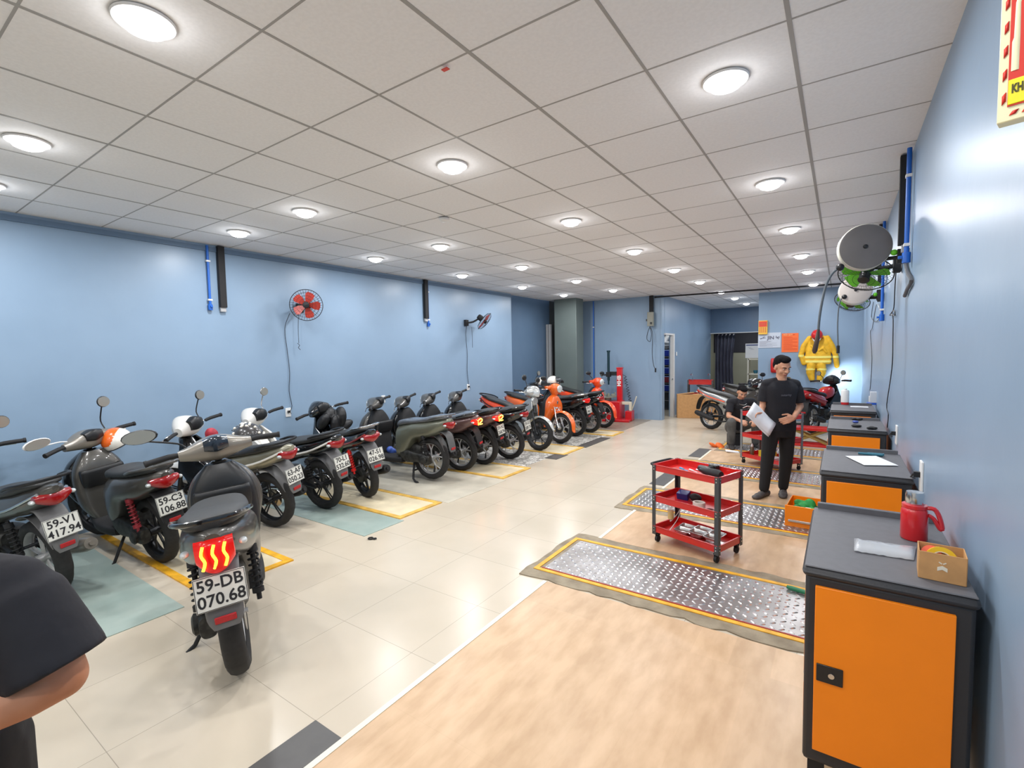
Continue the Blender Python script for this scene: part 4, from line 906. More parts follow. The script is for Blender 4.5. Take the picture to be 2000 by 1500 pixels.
# ------------------------------------------------------------------ red trolleys
trm=mat('trolley_red',(206,34,32),.3,coat=.4,noise_=.08,nscale=8)
postm=mat('trolley_post',(76,78,80),.45,.3)
def trolley(label,corner,ang,Lx,Dy,Hh,zs,rim=.055,handle=True,postc=None):
    t=thing('tool_trolley',label,'tool trolley',corner,ang,'red three-tray workshop trolleys')
    pm=postc or postm
    for z in zs:
        b=MB(); b.box((Lx/2,Dy/2,z+.003),(Lx-.01,Dy-.01,.006))
        for (x,y,w,d) in ((Lx/2,.004,Lx-.01,.006),(Lx/2,Dy-.004,Lx-.01,.006),(.004,Dy/2,.006,Dy-.01),(Lx-.004,Dy/2,.006,Dy-.01)): b.box((x,y,z+rim/2),(w,d,rim))
        for (x,y,w,d) in ((Lx/2,.002,Lx-.01,.014),(Lx/2,Dy-.002,Lx-.01,.014),(.002,Dy/2,.014,Dy-.01),(Lx-.002,Dy/2,.014,Dy-.01)): b.box((x,y,z+rim),(w,d,.004))
        obj('tray',b,trm,t,bevel=.0015)
    for i,(sx_,sy_) in enumerate(((0,0),(1,0),(1,1),(0,1))):
        x=sx_*Lx; y=sy_*Dy; ix=1 if sx_==0 else -1; iy=1 if sy_==0 else -1
        b=MB(); b.box((x+ix*.014,y-iy*.002,(Hh+zs[0]-.02)/2),(.036,.003,Hh-zs[0]+.02)).box((x-ix*.002,y+iy*.014,(Hh+zs[0]-.02)/2),(.003,.036,Hh-zs[0]+.02)); po=obj('post',b,pm,t)
        b=MB()
        for z in zs:
            for dz in (.016,.042): b.cyl((x+ix*.016,y-iy*.007,z+dz),(x+ix*.016,y-iy*.002,z+dz),.0055,seg=8); b.cyl((x-ix*.007,y+iy*.016,z+dz),(x-ix*.002,y+iy*.016,z+dz),.0055,seg=8)
        obj('bolts',b,chrome,po)
        b=MB(); cx,cy=x+ix*.03,y+iy*.03; b.cyl((cx-.011,cy,.028),(cx+.011,cy,.028),.028,seg=18).box((cx,cy,zs[0]-.02),(.035,.035,.012)).box((cx-.016,cy,.045),(.003,.02,.05)).box((cx+.016,cy,.045),(.003,.02,.05)); obj('caster',b,matte,t)
    if handle: obj('handle',MB().tube([(0,.03,Hh-.02),(-.035,.035,Hh-.015),(-.05,.07,Hh-.012),(-.05,Dy-.07,Hh-.012),(-.035,Dy-.035,Hh-.015),(0,Dy-.03,Hh-.02)],.011,10,3),matte,t)
    return t
c=onz(1403,1098,.03); c0=onz(1275,1052,.03); an=math.atan2(c.y-c0.y,c.x-c0.x); Lx=(c-c0).length
T1=trolley('near red three-tray trolley with drill on top, standing between two tread plates',(c0.x,c0.y,.008),an,.62,.36,.70,[.09,.365,.64])
MT1=Matrix.Translation((c0.x,c0.y,.008))@Matrix.Rotation(an,4,'Z')
def onT(M,mb,name,m,label,cat,group=None,**k):
    o=obj(name,mb,m,None,**k); o.matrix_world=M; return tag(o,label,cat,group)
zt=.647
# cordless drill
t=thing('cordless_drill','black cordless drill lying on the near trolley top tray','drill',MT1@Vector((.42,.16,zt+.04)),an+R_(-28))
t.location=(MT1@Vector((.42,.16,zt+.042)))
obj('body',MB().tube([(-.10,0,0),(-.03,0,0),(.04,0,0),(.07,0,0)],[.028,.036,.034,.026],16),black,t)
obj('chuck',MB().cyl((.065,0,0),(.12,0,0),.024,.016,16),matte,t)
obj('grip',MB().tube([(-.06,0,0),(-.08,.05,-.005),(-.10,.11,-.008)],[.024,.021,.024],12,2),matte,t)
obj('battery',MB().box((-.105,.13,-.01),(.08,.05,.06),rot=(0,0,.3)),black,t,bevel=.006)
t=thing('impact_wrench','large black power tool beside the drill on the near trolley','power tool',MT1@Vector((.52,.12,zt+.042)),an+R_(-12))
obj('body',MB().tube([(-.12,0,0),(-.05,0,0),(.03,0,0),(.06,0,0)],[.02,.036,.04,.03],16),matte,t); obj('nose',MB().cyl((-.12,0,0),(-.16,0,0),.02,.014,12),darkalloy,t)
tools=[((.10,.12),(.19,.16),.008,chrome,'chrome spanner at the left of the near trolley top tray','spanner'),((.14,.20),(.24,.15),.009,mat('blue_grip',(60,140,190),.4),'blue handled screwdriver on the near trolley top tray','screwdriver'),((.18,.10),(.27,.10),.010,redp,'red handled screwdriver on the near trolley top tray','screwdriver'),((.22,.22),(.32,.18),.007,white,'white handled tool on the near trolley top tray','tool'),((.28,.08),(.36,.12),.008,black,'black handled pliers on the near trolley top tray','pliers'),((.26,.26),(.35,.26),.006,chrome,'thin chrome rod at the back of the near trolley top tray','rod'),((.44,.27),(.55,.25),.007,chrome,'steel socket bar at the back right of the near trolley top tray','socket bar')]
for a,c_,r,m_,l,nm in tools:
    b=MB(); A=Vector((a[0],a[1],zt+r+.001)); C=Vector((c_[0],c_[1],zt+r+.001)); b.tube([A,A.lerp(C,.5),A.lerp(C,.52),C],[r,r,r*.45,r*.4],8); b.ell(C,(r*1.2,r*1.2,r*.6),seg=8,rg=6); onT(MT1,b,nm.replace(' ','_'),m_,l,nm)
zt=.372
b=MB(); b.box((.15,.24,zt+.035),(.10,.08,.06),rot=(.25,0,.2)); onT(MT1,b,'parts_box',mat('navy_box',(30,44,120),.35),'dark blue box on the middle tray of the near trolley','box',bevel=.004)
b=MB(); b.ell((.26,.25,zt+.035),(.055,.04,.035)); onT(MT1,b,'rag',matte,'dark brown rag beside the blue box on the middle tray','rag')
b=MB(); b.lathe([(.034,0),(.050,0),(.050,.045),(.034,.045),(.034,0)],c=(.37,.13,zt+.001),seg=28); onT(MT1,b,'masking_tape',mat('tape_white',(222,216,204),.6),'white tape roll on the middle tray of the near trolley','tape roll')
b=MB(); b.torus((.49,.10,zt+.012),.03,.008,'z',20,6); b.torus((.53,.13,zt+.012),.018,.006,'z',16,6); onT(MT1,b,'hose_clip',mat('dark_red_rubber',(90,20,20),.5),'dark red ring clip at the right of the middle tray','clip')
b=MB(); b.lathe([(0,.0),(.026,.0),(.028,.01),(.028,.14),(.012,.155),(0,.155)],seg=20); t=thing('hanging_bottle','translucent bottle of yellow fluid hanging under the middle tray','bottle',MT1@Vector((.115,.10,.21)))
obj('bottle_body',b,mat('clear_bottle',(226,224,214),.2,alpha=.28),t); obj('fluid',MB().lathe([(0,.002),(.0245,.004),(.0255,.075),(0,.076)],seg=20),mat('yellow_fluid',(226,186,60),.2),t)
obj('tube',MB().tube([(0,0,0),(.0,.0,-.02),(.05,.05,.05),(.09,.05,.14),(.08,.05,.15),(.06,.03,.02),(0,-.02,-.09),(-.02,-.03,-.115)],.0035,6,4),white,t)
# aluminium trays on the bottom
alum=mat('pressed_aluminium',(200,200,198),.28,.9)
for i,(x,y,a,l) in enumerate(((.27,.20,.2,'pressed aluminium compartment tray at the left of the trolley bottom tray'),(.43,.17,.12,'pressed aluminium compartment tray at the right of the trolley bottom tray'))):
    b=MB(); M=Matrix.Translation((x,y,.105+.03*i))@Matrix.Rotation(a,4,'Z')@Matrix.Rotation(.06,4,'Y'); b.T=M
    for (cx_,cy_,w_,d_) in ((-.07,.055,.115,.095),(-.07,-.05,.115,.095),(.055,.055,.105,.095),(.055,-.05,.105,.095)):
        rs=[]
        for k,(f,z_) in enumerate(((1.14,.020),(1.13,.026),(.98,.027),(.93,.022),(.82,.004),(.5,.002))):
            rs.append([(cx_+w_/2*f*sup(2*PI*j/20,7)[0],cy_+d_/2*f*sup(2*PI*j/20,7)[1],z_) for j in range(20)])
        b.rings(rs,cap=False); b.add(rs[-1],[tuple(range(20))])
    onT(MT1,b,'aluminium_tray',alum,l,'tray','aluminium trays on the near trolley',solid=.0015)
# second trolley, behind the standing man
c0=onz(1446,900,.03); c1=onz(1540,924,.03)
a2=math.atan2(c1.y-c0.y,c1.x-c0.x)
T2=trolley('red three-tray trolley directly behind the standing man',(c0.x,c0.y,.004),a2,.70,.40,.80,[.10,.40,.72],postc=mat('grey_post',(128,132,136),.45,.4))
M2=Matrix.Translation((c0.x,c0.y,.004))@Matrix.Rotation(a2,4,'Z')
t=thing('spray_bottle','brown spray can on the bottom tray of the trolley behind the standing man','spray can',M2@Vector((.10,.12,.108))); obj('can',MB().lathe([(0,0),(.028,0),(.028,.13),(.02,.145),(0,.145)],seg=20),mat('bronze_can',(110,90,70),.35,.5),t); obj('cap',MB().lathe([(.018,.145),(.018,.16),(.010,.185),(0,.187)],seg=16),white,t)
b=MB(); b.box((.25,.26,.155),(.20,.14,.09)); onT(M2,b,'parts_box',mat('yellow_box',(226,206,60),.5),'yellow carton on the bottom tray behind the standing man','box',bevel=.004)
b=MB(); b.box((.40,.20,.125),(.16,.18,.03)); onT(M2,b,'paper_pack',mat('paper'),'flat white pack on the bottom tray behind the standing man','packet')
rn=random.Random(3)
for k in range(6):
    b=MB(); x=.15+k*.07; b.cyl((x,.12+rn.uniform(0,.1),.412),(x+.03,.16+rn.uniform(0,.1),.416),.009,seg=8); onT(M2,b,'metal_part',chrome,'small bright metal part on the middle tray behind the standing man','metal part','metal parts on the middle tray')
b=MB(); b.tube([(-.02,.06,.82),(.05,.10,.85),(.14,.16,.80),(.22,.18,.79)],.008,8,3); onT(M2,b,'wrench',chrome,'bent chrome wrench resting on the corner of the trolley behind the man','wrench')
# third trolley (farther) and chrome-handled red cart behind the boxes
c0=onz(1478,862,.03); T3=trolley('red trolley partly hidden between the standing and seated men',(c0.x,c0.y,0),R_(0),.42,.32,.86,[.12,.42,.79])
c0=Vector((-3.35,13.15,0))
T4=trolley('red cart with bent chrome handles behind the cardboard boxes',(c0.x,c0.y,0),R_(10),.62,.40,.92,[.12,.45,.80],rim=.11,handle=False)
for x in (.12,.55): obj('push_handle',MB().tube([(x,.04,.88),(x,.04,1.04),(x-.015,.06,1.08),(x-.04,.10,1.08),(x-.05,.12,1.04)],.010,8,3),chrome,T4)
# cardboard sheets / boxes by the corridor wall
t=thing('cardboard_carton','large tall brown carton leaning by the corridor wall, the left one','carton',(-3.12,12.55,0),R_(20)); obj('carton_walls',MB().box((0,0,.30),(.66,.20,.60)),cardm,t,bevel=.006); obj('flap',MB().box((-.12,.0,.62),(.40,.20,.006),rot=(0,-.12,0)),cardm,t)
t=thing('cardboard_carton','brown carton behind the large one, under the red cart','carton',(-2.62,12.62,0),R_(10)); obj('carton_walls',MB().box((0,0,.31),(.30,.34,.62)),cardm,t,bevel=.006); obj('tape_strip',MB().box((0,-.172,.31),(.05,.003,.62)),mat('parcel_tape',(170,120,70),.4),t)
# ------------------------------------------------------------------ scissor jack with motorcycle
t=thing('scissor_lift','low red scissor jack with crossed yellow legs in the far bay','scissor jack',(-.42,9.85,.0),0)
obj('base_plate',MB().box((0,0,.02),(.74,.34,.035)).box((0,0,.045),(.56,.1,.03)),trm,t,bevel=.004); obj('top_plate',MB().box((0,0,.30),(.74,.30,.05)),trm,t,bevel=.004)
gold=mat('zinc_yellow',(176,150,84),.35,.7)
for y in (-.11,.11):
    obj('cross_leg',MB().box((0,y,.165),(.56,.022,.035),rot=(0,.42,0)),gold,t,bevel=.003); obj('cross_leg',MB().box((0,y+.024,.165),(.56,.022,.035),rot=(0,-.42,0)),gold,t,bevel=.003)
bike,S=motorbike('dark motorcycle with lit headlamp in the far corner bay behind the standing man','motorcycle',(-.45,11.2),70,'underbone',lean=-3,body=black,side=redp,shield=black,coverm=black,rimm=alloy,lamp=lampwhite,mirrors=((1,'round',.10,True,.05),(-1,'round',.10,True,.05)),group=None,name='motorcycle')
obj('fuel_tank',MB().loftx([(.42,.66,.78,.06,2.4),(.52,.64,.86,.10,2.6),(.72,.66,.90,.13,2.6),(.86,.70,.88,.10,2.5),(.92,.74,.84,.05,2.2)]),redp,bike)
l=bpy.data.lights.new('headlamp','SPOT'); l.energy=45; l.spot_size=R_(95); l.spot_blend=.6; l.shadow_soft_size=.05; l.color=(.85,.93,1)
lo=bpy.data.objects.new('headlamp_beam',l); COL.objects.link(lo); lo.parent=bike; lo.location=(1.22,0,1.0); lo.rotation_euler=Euler((0,R_(-82),0))
# ------------------------------------------------------------------ tyre changer
t=thing('tyre_changer','red tyre changing machine with tall post at the back wall','tyre changer',(-4.62,11.25,0),R_(8))
tcr=mat('machine_red',(200,24,34),.35,coat=.3)
obj('cabinet',MB().box((-.12,0,.26),(.62,.50,.46)).box((0.02,-.02,.03),(.80,.58,.06)),tcr,t,bevel=.01)
obj('front_panel',MB().box((-.22,-.254,.33),(.34,.01,.22)),black,t,bevel=.004)
b=MB(); b.prism([(-.08,.04),(.08,.04),(.05,-.03),(0,-.05),(-.05,-.03)],-.004,0,'y'); b.v=[v+Vector((-.24,-.262,.34)) for v in b.v]; obj('emblem',b,white,t)
obj('column',MB().box((.10,.14,.76),(.13,.13,1.05)).box((.10,.14,1.30),(.15,.15,.03)),tcr,t,bevel=.008)
b=MB(); 
m_=link('column_lettering',textmesh('MHB',.13,bold=.004),white,t); m_.matrix_local=frame((.10,.072,.98),(0,0,1),(-1,0,0))
obj('head_arm',MB().box((-.06,.14,1.16),(.24,.07,.10)),darkalloy,t,bevel=.006)
obj('mount_bar',MB().cyl((-.18,.12,.98),(-.18,.12,1.72),.032).cyl((-.18,.12,1.70),(-.18,.12,1.74),.045).cyl((-.18,.12,.88),(-.18,.12,.98),.02),mat('bar_dark',(30,58,66),.4,.4),t)
obj('clamp_knob',MB().cyl((-.34,.10,1.13),(-.22,.10,1.13),.02).ell((-.35,.10,1.13),(.03,.045,.045)).box((-.18,.12,1.14),(.11,.10,.12)),darkalloy,t)
obj('turntable',MB().cyl((-.20,-.02,.50),(-.20,-.02,.58),.12).cyl((-.20,-.02,.58),(-.20,-.02,.61),.25,.25,28),mat('turntable_steel',(150,152,140),.45,.6),t)
for a in range(4):
    an_=a*PI/2+.5; obj('jaw',MB().box((-.20+.17*cos(an_),-.02+.17*sin(an_),.635),(.10,.05,.05),rot=(0,0,an_)).box((-.20+.21*cos(an_),-.02+.21*sin(an_),.67),(.03,.05,.05),rot=(0,0,an_)),mat('turntable_steel'),t,bevel=.004)
pts=[(.18+.02*sin(i*.9),.17,1.12-.0065*i*1.0) for i in range(90)]
obj('coiled_hose',MB().tube([(.14,.16,1.15)]+[(.22+.0012*i+.03*cos(i*.55),.18+.03*sin(i*.55),1.08-.0058*i) for i in range(110)]+[(.38,.16,.40)],.007,6),black,t)
obj('bead_breaker',MB().box((.30,0,.44),(.22,.10,.07)).box((.40,-.02,.36),(.06,.10,.20)).tube([(.42,-.02,.26),(.50,-.06,.45),(.56,-.10,.62)],.014,8),mat('breaker_pale',(206,200,180),.5),t,bevel=.004)
obj('side_tank',MB().box((.36,.05,.13),(.16,.30,.24)),tcr,t,bevel=.01)
obj('pedal',MB().box((-.10,-.31,.05),(.10,.08,.02)).box((.05,-.31,.05),(.08,.08,.02)),black,t)
# ------------------------------------------------------------------ left wall fixtures
bluep=mat('blue_air_pipe',(20,96,190),.4)
def wallpipe(x,y,z0,label,sgn=1,dx=.03):
    t=thing('air_pipe',label,'air pipe',(x+sgn*dx,y,z0),0)
    obj('tube',MB().cyl((0,0,.06),(0,0,CZ-z0-.01),.014),bluep,t); obj('valve',MB().cyl((0,0,0),(0,0,.07),.024,.024,14).box((sgn*.03,0,.04),(.03,.02,.02)),bluep,t,bevel=.002)
    for z in (.12,(CZ-z0)*.75): obj('clip',MB().box((0,0,z),(.035,.045,.02)),white,t,bevel=.002)
    return t
def wallpost(x,y,z0,label,w=.06,d=.05,sgn=1):
    t=thing('hanging_post',label,'steel post',(x+sgn*.04,y,z0),0)
    obj('channel',MB().box((0,0,(CZ-z0)/2),(d,w,CZ-z0)),matte,t,bevel=.003); obj('end_plate',MB().box((-sgn*.01,0,-.02),(.03,w*.8,.06)),mat('pale_grey'),t); return t
wallpipe(XL,2.72,2.28,'blue air pipe with valve on the left wall, left of the first black post')
wallpost(XL,2.86,2.32,'black steel post hanging on the left wall near the first blue pipe',.075)
wallpost(XL,6.30,2.36,'black steel post hanging on the left wall between the two fans',.085)
wallpipe(XL,6.36,2.22,'blue air pipe whose end shows below the black post between the fans')
wallpipe(-5.38,11.7,.3,'long blue pipe running down the back wall right of the grey column',-1,0)
def fan(label,c,axis,mount,bladem,r=.21,cords=(),side=1,cagem=black):
    c=Vector(c); ax=Vector(axis).normalized(); t=thing('wall_fan',label,'wall fan',c)
    q=ax.to_track_quat('Z','Y').to_matrix().to_4x4()
    b=MB(q); 
    for rr,z in ((r,.0),(r*.8,.045),(r*.6,.06),(r*.4,.066),(r*.8,-.045),(r*.6,-.058),(r*.4,-.06)): b.torus((0,0,z),rr,.0045 if rr==r else .0016,'z',40,6)
    for i in range(36):
        a=2*PI*i/36; b.tube([(r*cos(a),r*sin(a),0),(r*.8*cos(a),r*.8*sin(a),.045),(r*.4*cos(a),r*.4*sin(a),.066),(.04*cos(a),.04*sin(a),.068)],.0011,4); b.tube([(r*cos(a),r*sin(a),0),(r*.8*cos(a),r*.8*sin(a),-.045),(r*.4*cos(a),r*.4*sin(a),-.06),(.04*cos(a),.04*sin(a),-.06)],.0011,4)
    obj('cage',b,cagem,t)
    for i in range(5):
        b=MB(q@Matrix.Rotation(2*PI*i/5,4,'Z')); pts=[(.03,-.02),(.09,-.055),(.15,-.065),(r*.84,-.03),(r*.86,.03),(.14,.05),(.08,.035),(.03,.02)]
        b.prism(pts,-.0015,.0015,'z',lambda x,y,z:(x,y,z+y*.35)); obj('blade',b,bladem,t)
    obj('hub',MB(q).lathe([(0,.05),(.03,.05),(.038,.04),(.04,-.02),(0,-.02)],seg=24),cagem,t)
    obj('badge',MB(q).lathe([(0,.076),(.038,.072),(.042,.066),(0,.064)],seg=24),cagem,t)
    obj('motor',MB(q).lathe([(0,-.17),(.04,-.165),(.055,-.14),(.06,-.08),(.05,-.06),(0,-.06)],seg=24),matte,t)
    m=Vector(mount)-c; 
    obj('bracket',MB().tube([-ax*.11,(-ax*.11).lerp(m,.5)+Vector((0,0,-.03)),m],.018,10,3).box(m,(.05,.09,.12)),matte,t,bevel=.004)
    for k in cords: obj('pull_cord' if k[0]=='p' else 'power_cord',MB().tube([Vector(p)-c for p in k[1]],.0035 if k[0]=='p' else .004,6,3),k[2] if len(k)>2 else black,t)
    return t
rednet=mat('red_blades',(214,72,58),.35)
wx=XL+.012
fan('wall fan with red blades facing the room above the nearer parked bikes',(XL+.28,3.80,2.40),(.80,-.60,-.06),(XL+.03,3.86,2.38),rednet,.205,
  (('c',[(XL+.05,3.70,2.30),(wx,3.64,2.1),(wx,3.66,1.8),(wx,3.68,1.5),(wx,3.66,1.25),(wx,3.69,1.05),(wx,3.66,.98)]),('p',[(XL+.06,3.82,2.30),(XL+.05,3.81,2.1),(XL+.05,3.81,1.9)]),('p',[(XL+.05,3.79,1.9),(XL+.05,3.82,1.87),(XL+.05,3.80,1.84),(XL+.05,3.83,1.81)])))
fan('wall fan with red blades turned edge-on, above the farther parked bikes',(XL+.30,7.66,2.36),(.52,.55,-.62),(XL+.03,7.42,2.33),rednet,.20,
  (('c',[(XL+.04,7.42,2.27),(wx,7.42,2.1),(wx,7.45,1.7),(wx,7.43,1.4),(wx,7.47,1.1)]),('p',[(XL+.06,7.55,2.25),(XL+.06,7.56,2.05),(XL+.06,7.56,1.84)])))
def socket(x,y,z,label,sgn=1,plug=True,n=1,h=.12):
    t=thing('wall_socket',label,'wall socket',(x,y,z))
    obj('plate',MB().box((sgn*.006,0,0),(.012,.075,h)),white,t,bevel=.003)
    if plug: obj('plug',MB().box((sgn*.025,.0,.01),(.03,.03,.03)).tube([(sgn*.04,0,.01),(sgn*.05,.01,-.01),(sgn*.03,.03,-.02)],.004,6),black,t)
    return t
socket(XL,3.635,.965,'white wall socket with the first fan cord plugged in')
socket(XL,5.28,1.0,'white wall socket behind the handlebars of the wrapped-seat scooters')
socket(XL,1.80,.95,'white wall socket beside the orange and white helmet',plug=False)
socket(XL,7.46,1.05,'white wall socket below the second fan')
# back niche: control box with cables at the corner
t=thing('control_box','grey control box hanging at the niche wall corner with looped cables','control box',(-3.84,11.66,2.36))
obj('post',MB().box((0,.03,.44),(.09,.06,.50)),matte,t); obj('box_body',MB().box((0,-.03,.12),(.14,.1,.34)),mat('beige_grey_box',(140,140,128),.5),t,bevel=.006); obj('plug',MB().box((.03,-.09,.02),(.04,.03,.05)).box((-.09,-.03,.1),(.04,.03,.05)),black,t)
obj('cable',MB().tube([(0,-.06,-.05),(-.06,-.06,-.2),(-.08,-.06,-.36),(0,-.06,-.42),(.03,-.06,-.25),(0,-.06,-.08),(.06,-.06,-.25),(.05,-.06,-.7),(.08,-.06,-.98),(.12,-.06,-1.08)],.007,6,4).box((.13,-.06,-1.12),(.03,.03,.1)),black,t)
b=MB(); b.box((0,0,0),(.02,.07,.10)); o=obj('thermostat',b,white,bevel=.006); o.location=(-3.585,12.95,1.62); tag(o,'small white switch box on the corridor wall right of the door','switch')
# blue parts bins seen through door
for k in range(5):
    t=thing('parts_bin','blue storage bin on the parts room rack, number %s from the floor'%['one','two','three','four','five'][k],'storage bin',(-4.22,13.98,.55+.25*k),0,'blue bins on the parts room rack')
    m_=mat('bin_blue',(24,48,140),.4) if k!=1 else mat('bin_red',(130,40,50),.4)
    obj('bin',MB().box((0,0,.09),(.62,.3,.17),taper=1.05),m_,t,bevel=.004); obj('lip',MB().box((0,-.15,.17),(.64,.02,.02)),mat('bin_lip',(150,170,220),.4),t)
t=thing('shelving_rack','grey rack holding the storage bins inside the parts room','rack',(-4.22,13.99,0))
for z in (.28,.53,.78,1.03,1.28,1.53,1.79): obj('shelf',MB().box((0,0,z),(.70,.36,.02)),mat('rack_grey',(110,110,112),.5),t)
for x in (-.35,.35):
    for y in (-.17,.17): obj('upright',MB().box((x,y,.95),(.03,.03,1.9)),mat('rack_grey'),t)
b=MB()
for k in range(5): b.ell((-4.19+.1*math.sin(k*2.2),13.96,1.87+.05*k),(.2,.12,.06),(0,.2*k,k),12,8)
o=link('plastic_bag',remesh(b,.012,2,.4,'plastic_bag'),white); tag(o,'pile of white wrapped packets on top of the parts room rack','packets')
# ------------------------------------------------------------------ far opening: curtain, board, shelf
b=MB(); n=60
vs=[];fs=[]
for i in range(n+1):
    f=i/n
    for j in range(9):
        z=2.22-2.17*j/8; x=-3.50+.62*f*(1-.12*sin(PI*j/8)); vs.append((x,17.28+.05*sin(f*34+.4*sin(j*.8)),z))
for i in range(n):
    for j in range(8): k=i*9+j; fs.append((k,k+1,k+10,k+9))
b.add(vs,fs); o=obj('curtain',b,mat('dark_curtain',(86,88,102),.7,var=(70,70,84),nscale=2),solid=.004); tag(o,'dark grey pleated curtain hanging in the far opening','curtain')
t=thing('notice_board','white notice board with blue header standing above the white shelf','board',(-2.34,17.32,1.42),0)
obj('panel',MB().box((0,0,.235),(.48,.04,.47)),white,t,bevel=.004); obj('header',MB().box((0,-.022,.42),(.44,.004,.035)),mat('header_blue',(70,80,130),.5),t); 
b=MB(); 
for k in range(3): b.box((-.12+.04*k,-.022,.34-.03*k),(.10,.003,.008))
obj('printed_lines',b,mat('print_grey',(150,150,160),.6),t)
t=thing('open_shelf','white open shelf unit with odds and ends in the far room','shelf',(-2.22,17.4,0))
for x in (-.27,.27): obj('upright',MB().box((x,0,.70),(.05,.30,1.42)),cream,t)
for z in (.12,.45,.90,1.38): obj('shelf',MB().box((0,0,z),(.54,.30,.04)),cream,t)
for (x,z,r,m_,l,c_) in ((-.06,.92,.07,mat('teal_plastic'),'teal bowl on the upper board of the white shelf','bowl'),(.10,.92,.06,white,'white jar on the upper board of the white shelf','jar'),(-.02,.47,.09,mat('brown_pack',(110,80,56),.6),'brown bundle on the lower board of the white shelf','bundle')):
    b=MB(); b.lathe([(0,0),(r*.7,0),(r,r*.8),(r*.9,r*1.5),(0,r*1.5)],seg=20); o=obj(c_,b,m_); o.location=(-2.22+x,17.36,z); tag(o,l,c_)
# ------------------------------------------------------------------ notice wall
ywall=13.0
t=thing('evacuation_sign','small red and yellow pictogram sign at the left edge of the notice wall','sign',(-1.555,ywall-.03,2.22))
obj('panel',MB().box((0,0,0),(.19,.05,.33)),mat('sign_yellow',(240,190,70),.4),t,bevel=.004); obj('upper_band',MB().box((0,-.027,.08),(.17,.004,.13)),mat('sign_red',(226,74,52),.4),t)
b=MB()
for x in (-.06,-.02,.02,.06): b.box((x,-.028,-.06),(.014,.004,.13)).box((x,-.03,.08),(.02,.004,.05))
obj('pictogram',b,mat('pict_orange',(206,90,60),.5),t)
t=thing('rules_poster','white printed notice sheet left of the orange poster','poster',(-1.42,ywall-.006,1.91))
obj('sheet',MB().box((0,0,0),(.48,.008,.36)),mat('poster_white',(196,204,216),.5),t)
b=MB(); rn=random.Random(9)
for k in range(9): w_=rn.uniform(.14,.4); b.box((-.21+w_/2,-.006,-.02-.016*k),(w_,.003,.004))
obj('printed_lines',b,mat('print_grey'),t)
m_=link('heading',textmesh('JIN',.11,bold=.003),mat('print_dark',(90,90,110),.5),t); m_.matrix_local=frame((.03,-.006,.055),(1,0,0),(0,0,1))
b=MB()
for a,c_ in (((.14,.10),(.20,.02)),((.15,.04),(.21,.09)),((.13,.07),(.22,.06)),((-.20,.05),(-.08,.06)),((-.19,.03),(-.10,.09))): b.tube([(a[0],-.007,a[1]),(c_[0],-.007,c_[1])],.005,6)
obj('drawn_marks',b,mat('print_dark'),t)
t=thing('rules_poster','orange printed poster between white sheet and yellow fire suit','poster',(-.99,ywall-.006,1.84))
obj('sheet',MB().box((0,0,0),(.34,.008,.44)),mat('poster_orange',(244,112,50),.5),t)
b=MB(); 
for k in range(12): w_=.30 if k%3 else .2; b.box((-.14+w_/2,-.006,.13-.027*k),(w_*.93,.003,.007))
b.box((0,-.006,.185),(.20,.003,.018)); obj('printed_lines',b,mat('poster_ink',(214,70,30),.5),t)
m_=link('heading',textmesh('NỘI QUY',.045,bold=.001),mat('poster_heading',(250,190,130),.5),t); m_.matrix_local=frame((-.04,-.009,.185),(1,0,0),(0,0,1))
t=thing('fire_box','red padded pouch with white lettering on the notice wall','pouch',(-1.24,ywall-.03,1.31)); obj('pouch_body',MB().loftz([(-.17,-.03,.03,.13,5),(-.1,-.05,.03,.14,5),(.1,-.05,.03,.14,5),(.17,-.03,.03,.13,5)]),redp,t)
t.rotation_euler=(0,0,0)
b=MB()
for k in range(4): b.box((-.01,-.052,.06-.045*k),(.13,.004,.016))
obj('lettering',b,mat('pouch_print',(240,150,150),.5),t)
for o in t.children:
    if o.name.startswith('pouch_body'): o.rotation_euler=(0,0,PI/2)
# firefighter suit
suit=mat('suit_yellow',(246,190,40),.65,noise_=.2,nscale=12,bump=.5,bscale=14); band=mat('reflective_yellow',(250,232,120),.4)
t=thing('fire_jacket','yellow firefighter jacket hanging on the notice wall','jacket',(-.43,ywall-.075,0))
def jk():
    b=MB(); b.loftz([(1.34,-.06,.06,.25,3),(1.5,-.065,.065,.25,3),(1.7,-.06,.065,.235,3),(1.85,-.06,.06,.215,2.8),(1.95,-.05,.05,.15,2.6),(2.0,-.04,.04,.07,2.4)],26); b.v=[Vector((v.y,v.x,v.z)) for v in b.v]
    return b
b=jk(); 
for pts in (((-.17,0,1.93),(-.28,-.01,1.75),(-.33,-.01,1.55),(-.27,-.01,1.36)),((.17,0,1.93),(.26,-.01,1.75),(.33,-.01,1.55),(.36,-.01,1.30))): chain(b,pts,[.055,.058,.055,.052])
chain(b,[(.02,-.06,1.65),(.10,-.07,1.70),(.16,-.06,1.6)],[.02,.025,.02]); chain(b,[(-.12,-.06,1.75),(-.05,-.07,1.6)],[.02,.02])
link('jacket_body',remesh(b,.009,2,.4,'jacket'),suit,t)
for z in (1.40,1.50):
    b=MB(); b.loftz([(z-.025,-.072,.072,.262,3),(z+.025,-.072,.072,.262,3)],26,1); b.v=[Vector((v.y,v.x,v.z)) for v in b.v]; obj('reflective_band',b,band,t)
for s_,p in ((-1,(-.325,-.01,1.53)),(1,(.335,-.01,1.50))): b=MB(); b.cyl((p[0],p[1],p[2]-.025),(p[0],p[1],p[2]+.025),.060); obj('sleeve_band',b,band,t)
t=thing('fire_trousers','yellow firefighter trousers hanging below the jacket','trousers',(-.46,ywall-.065,0))
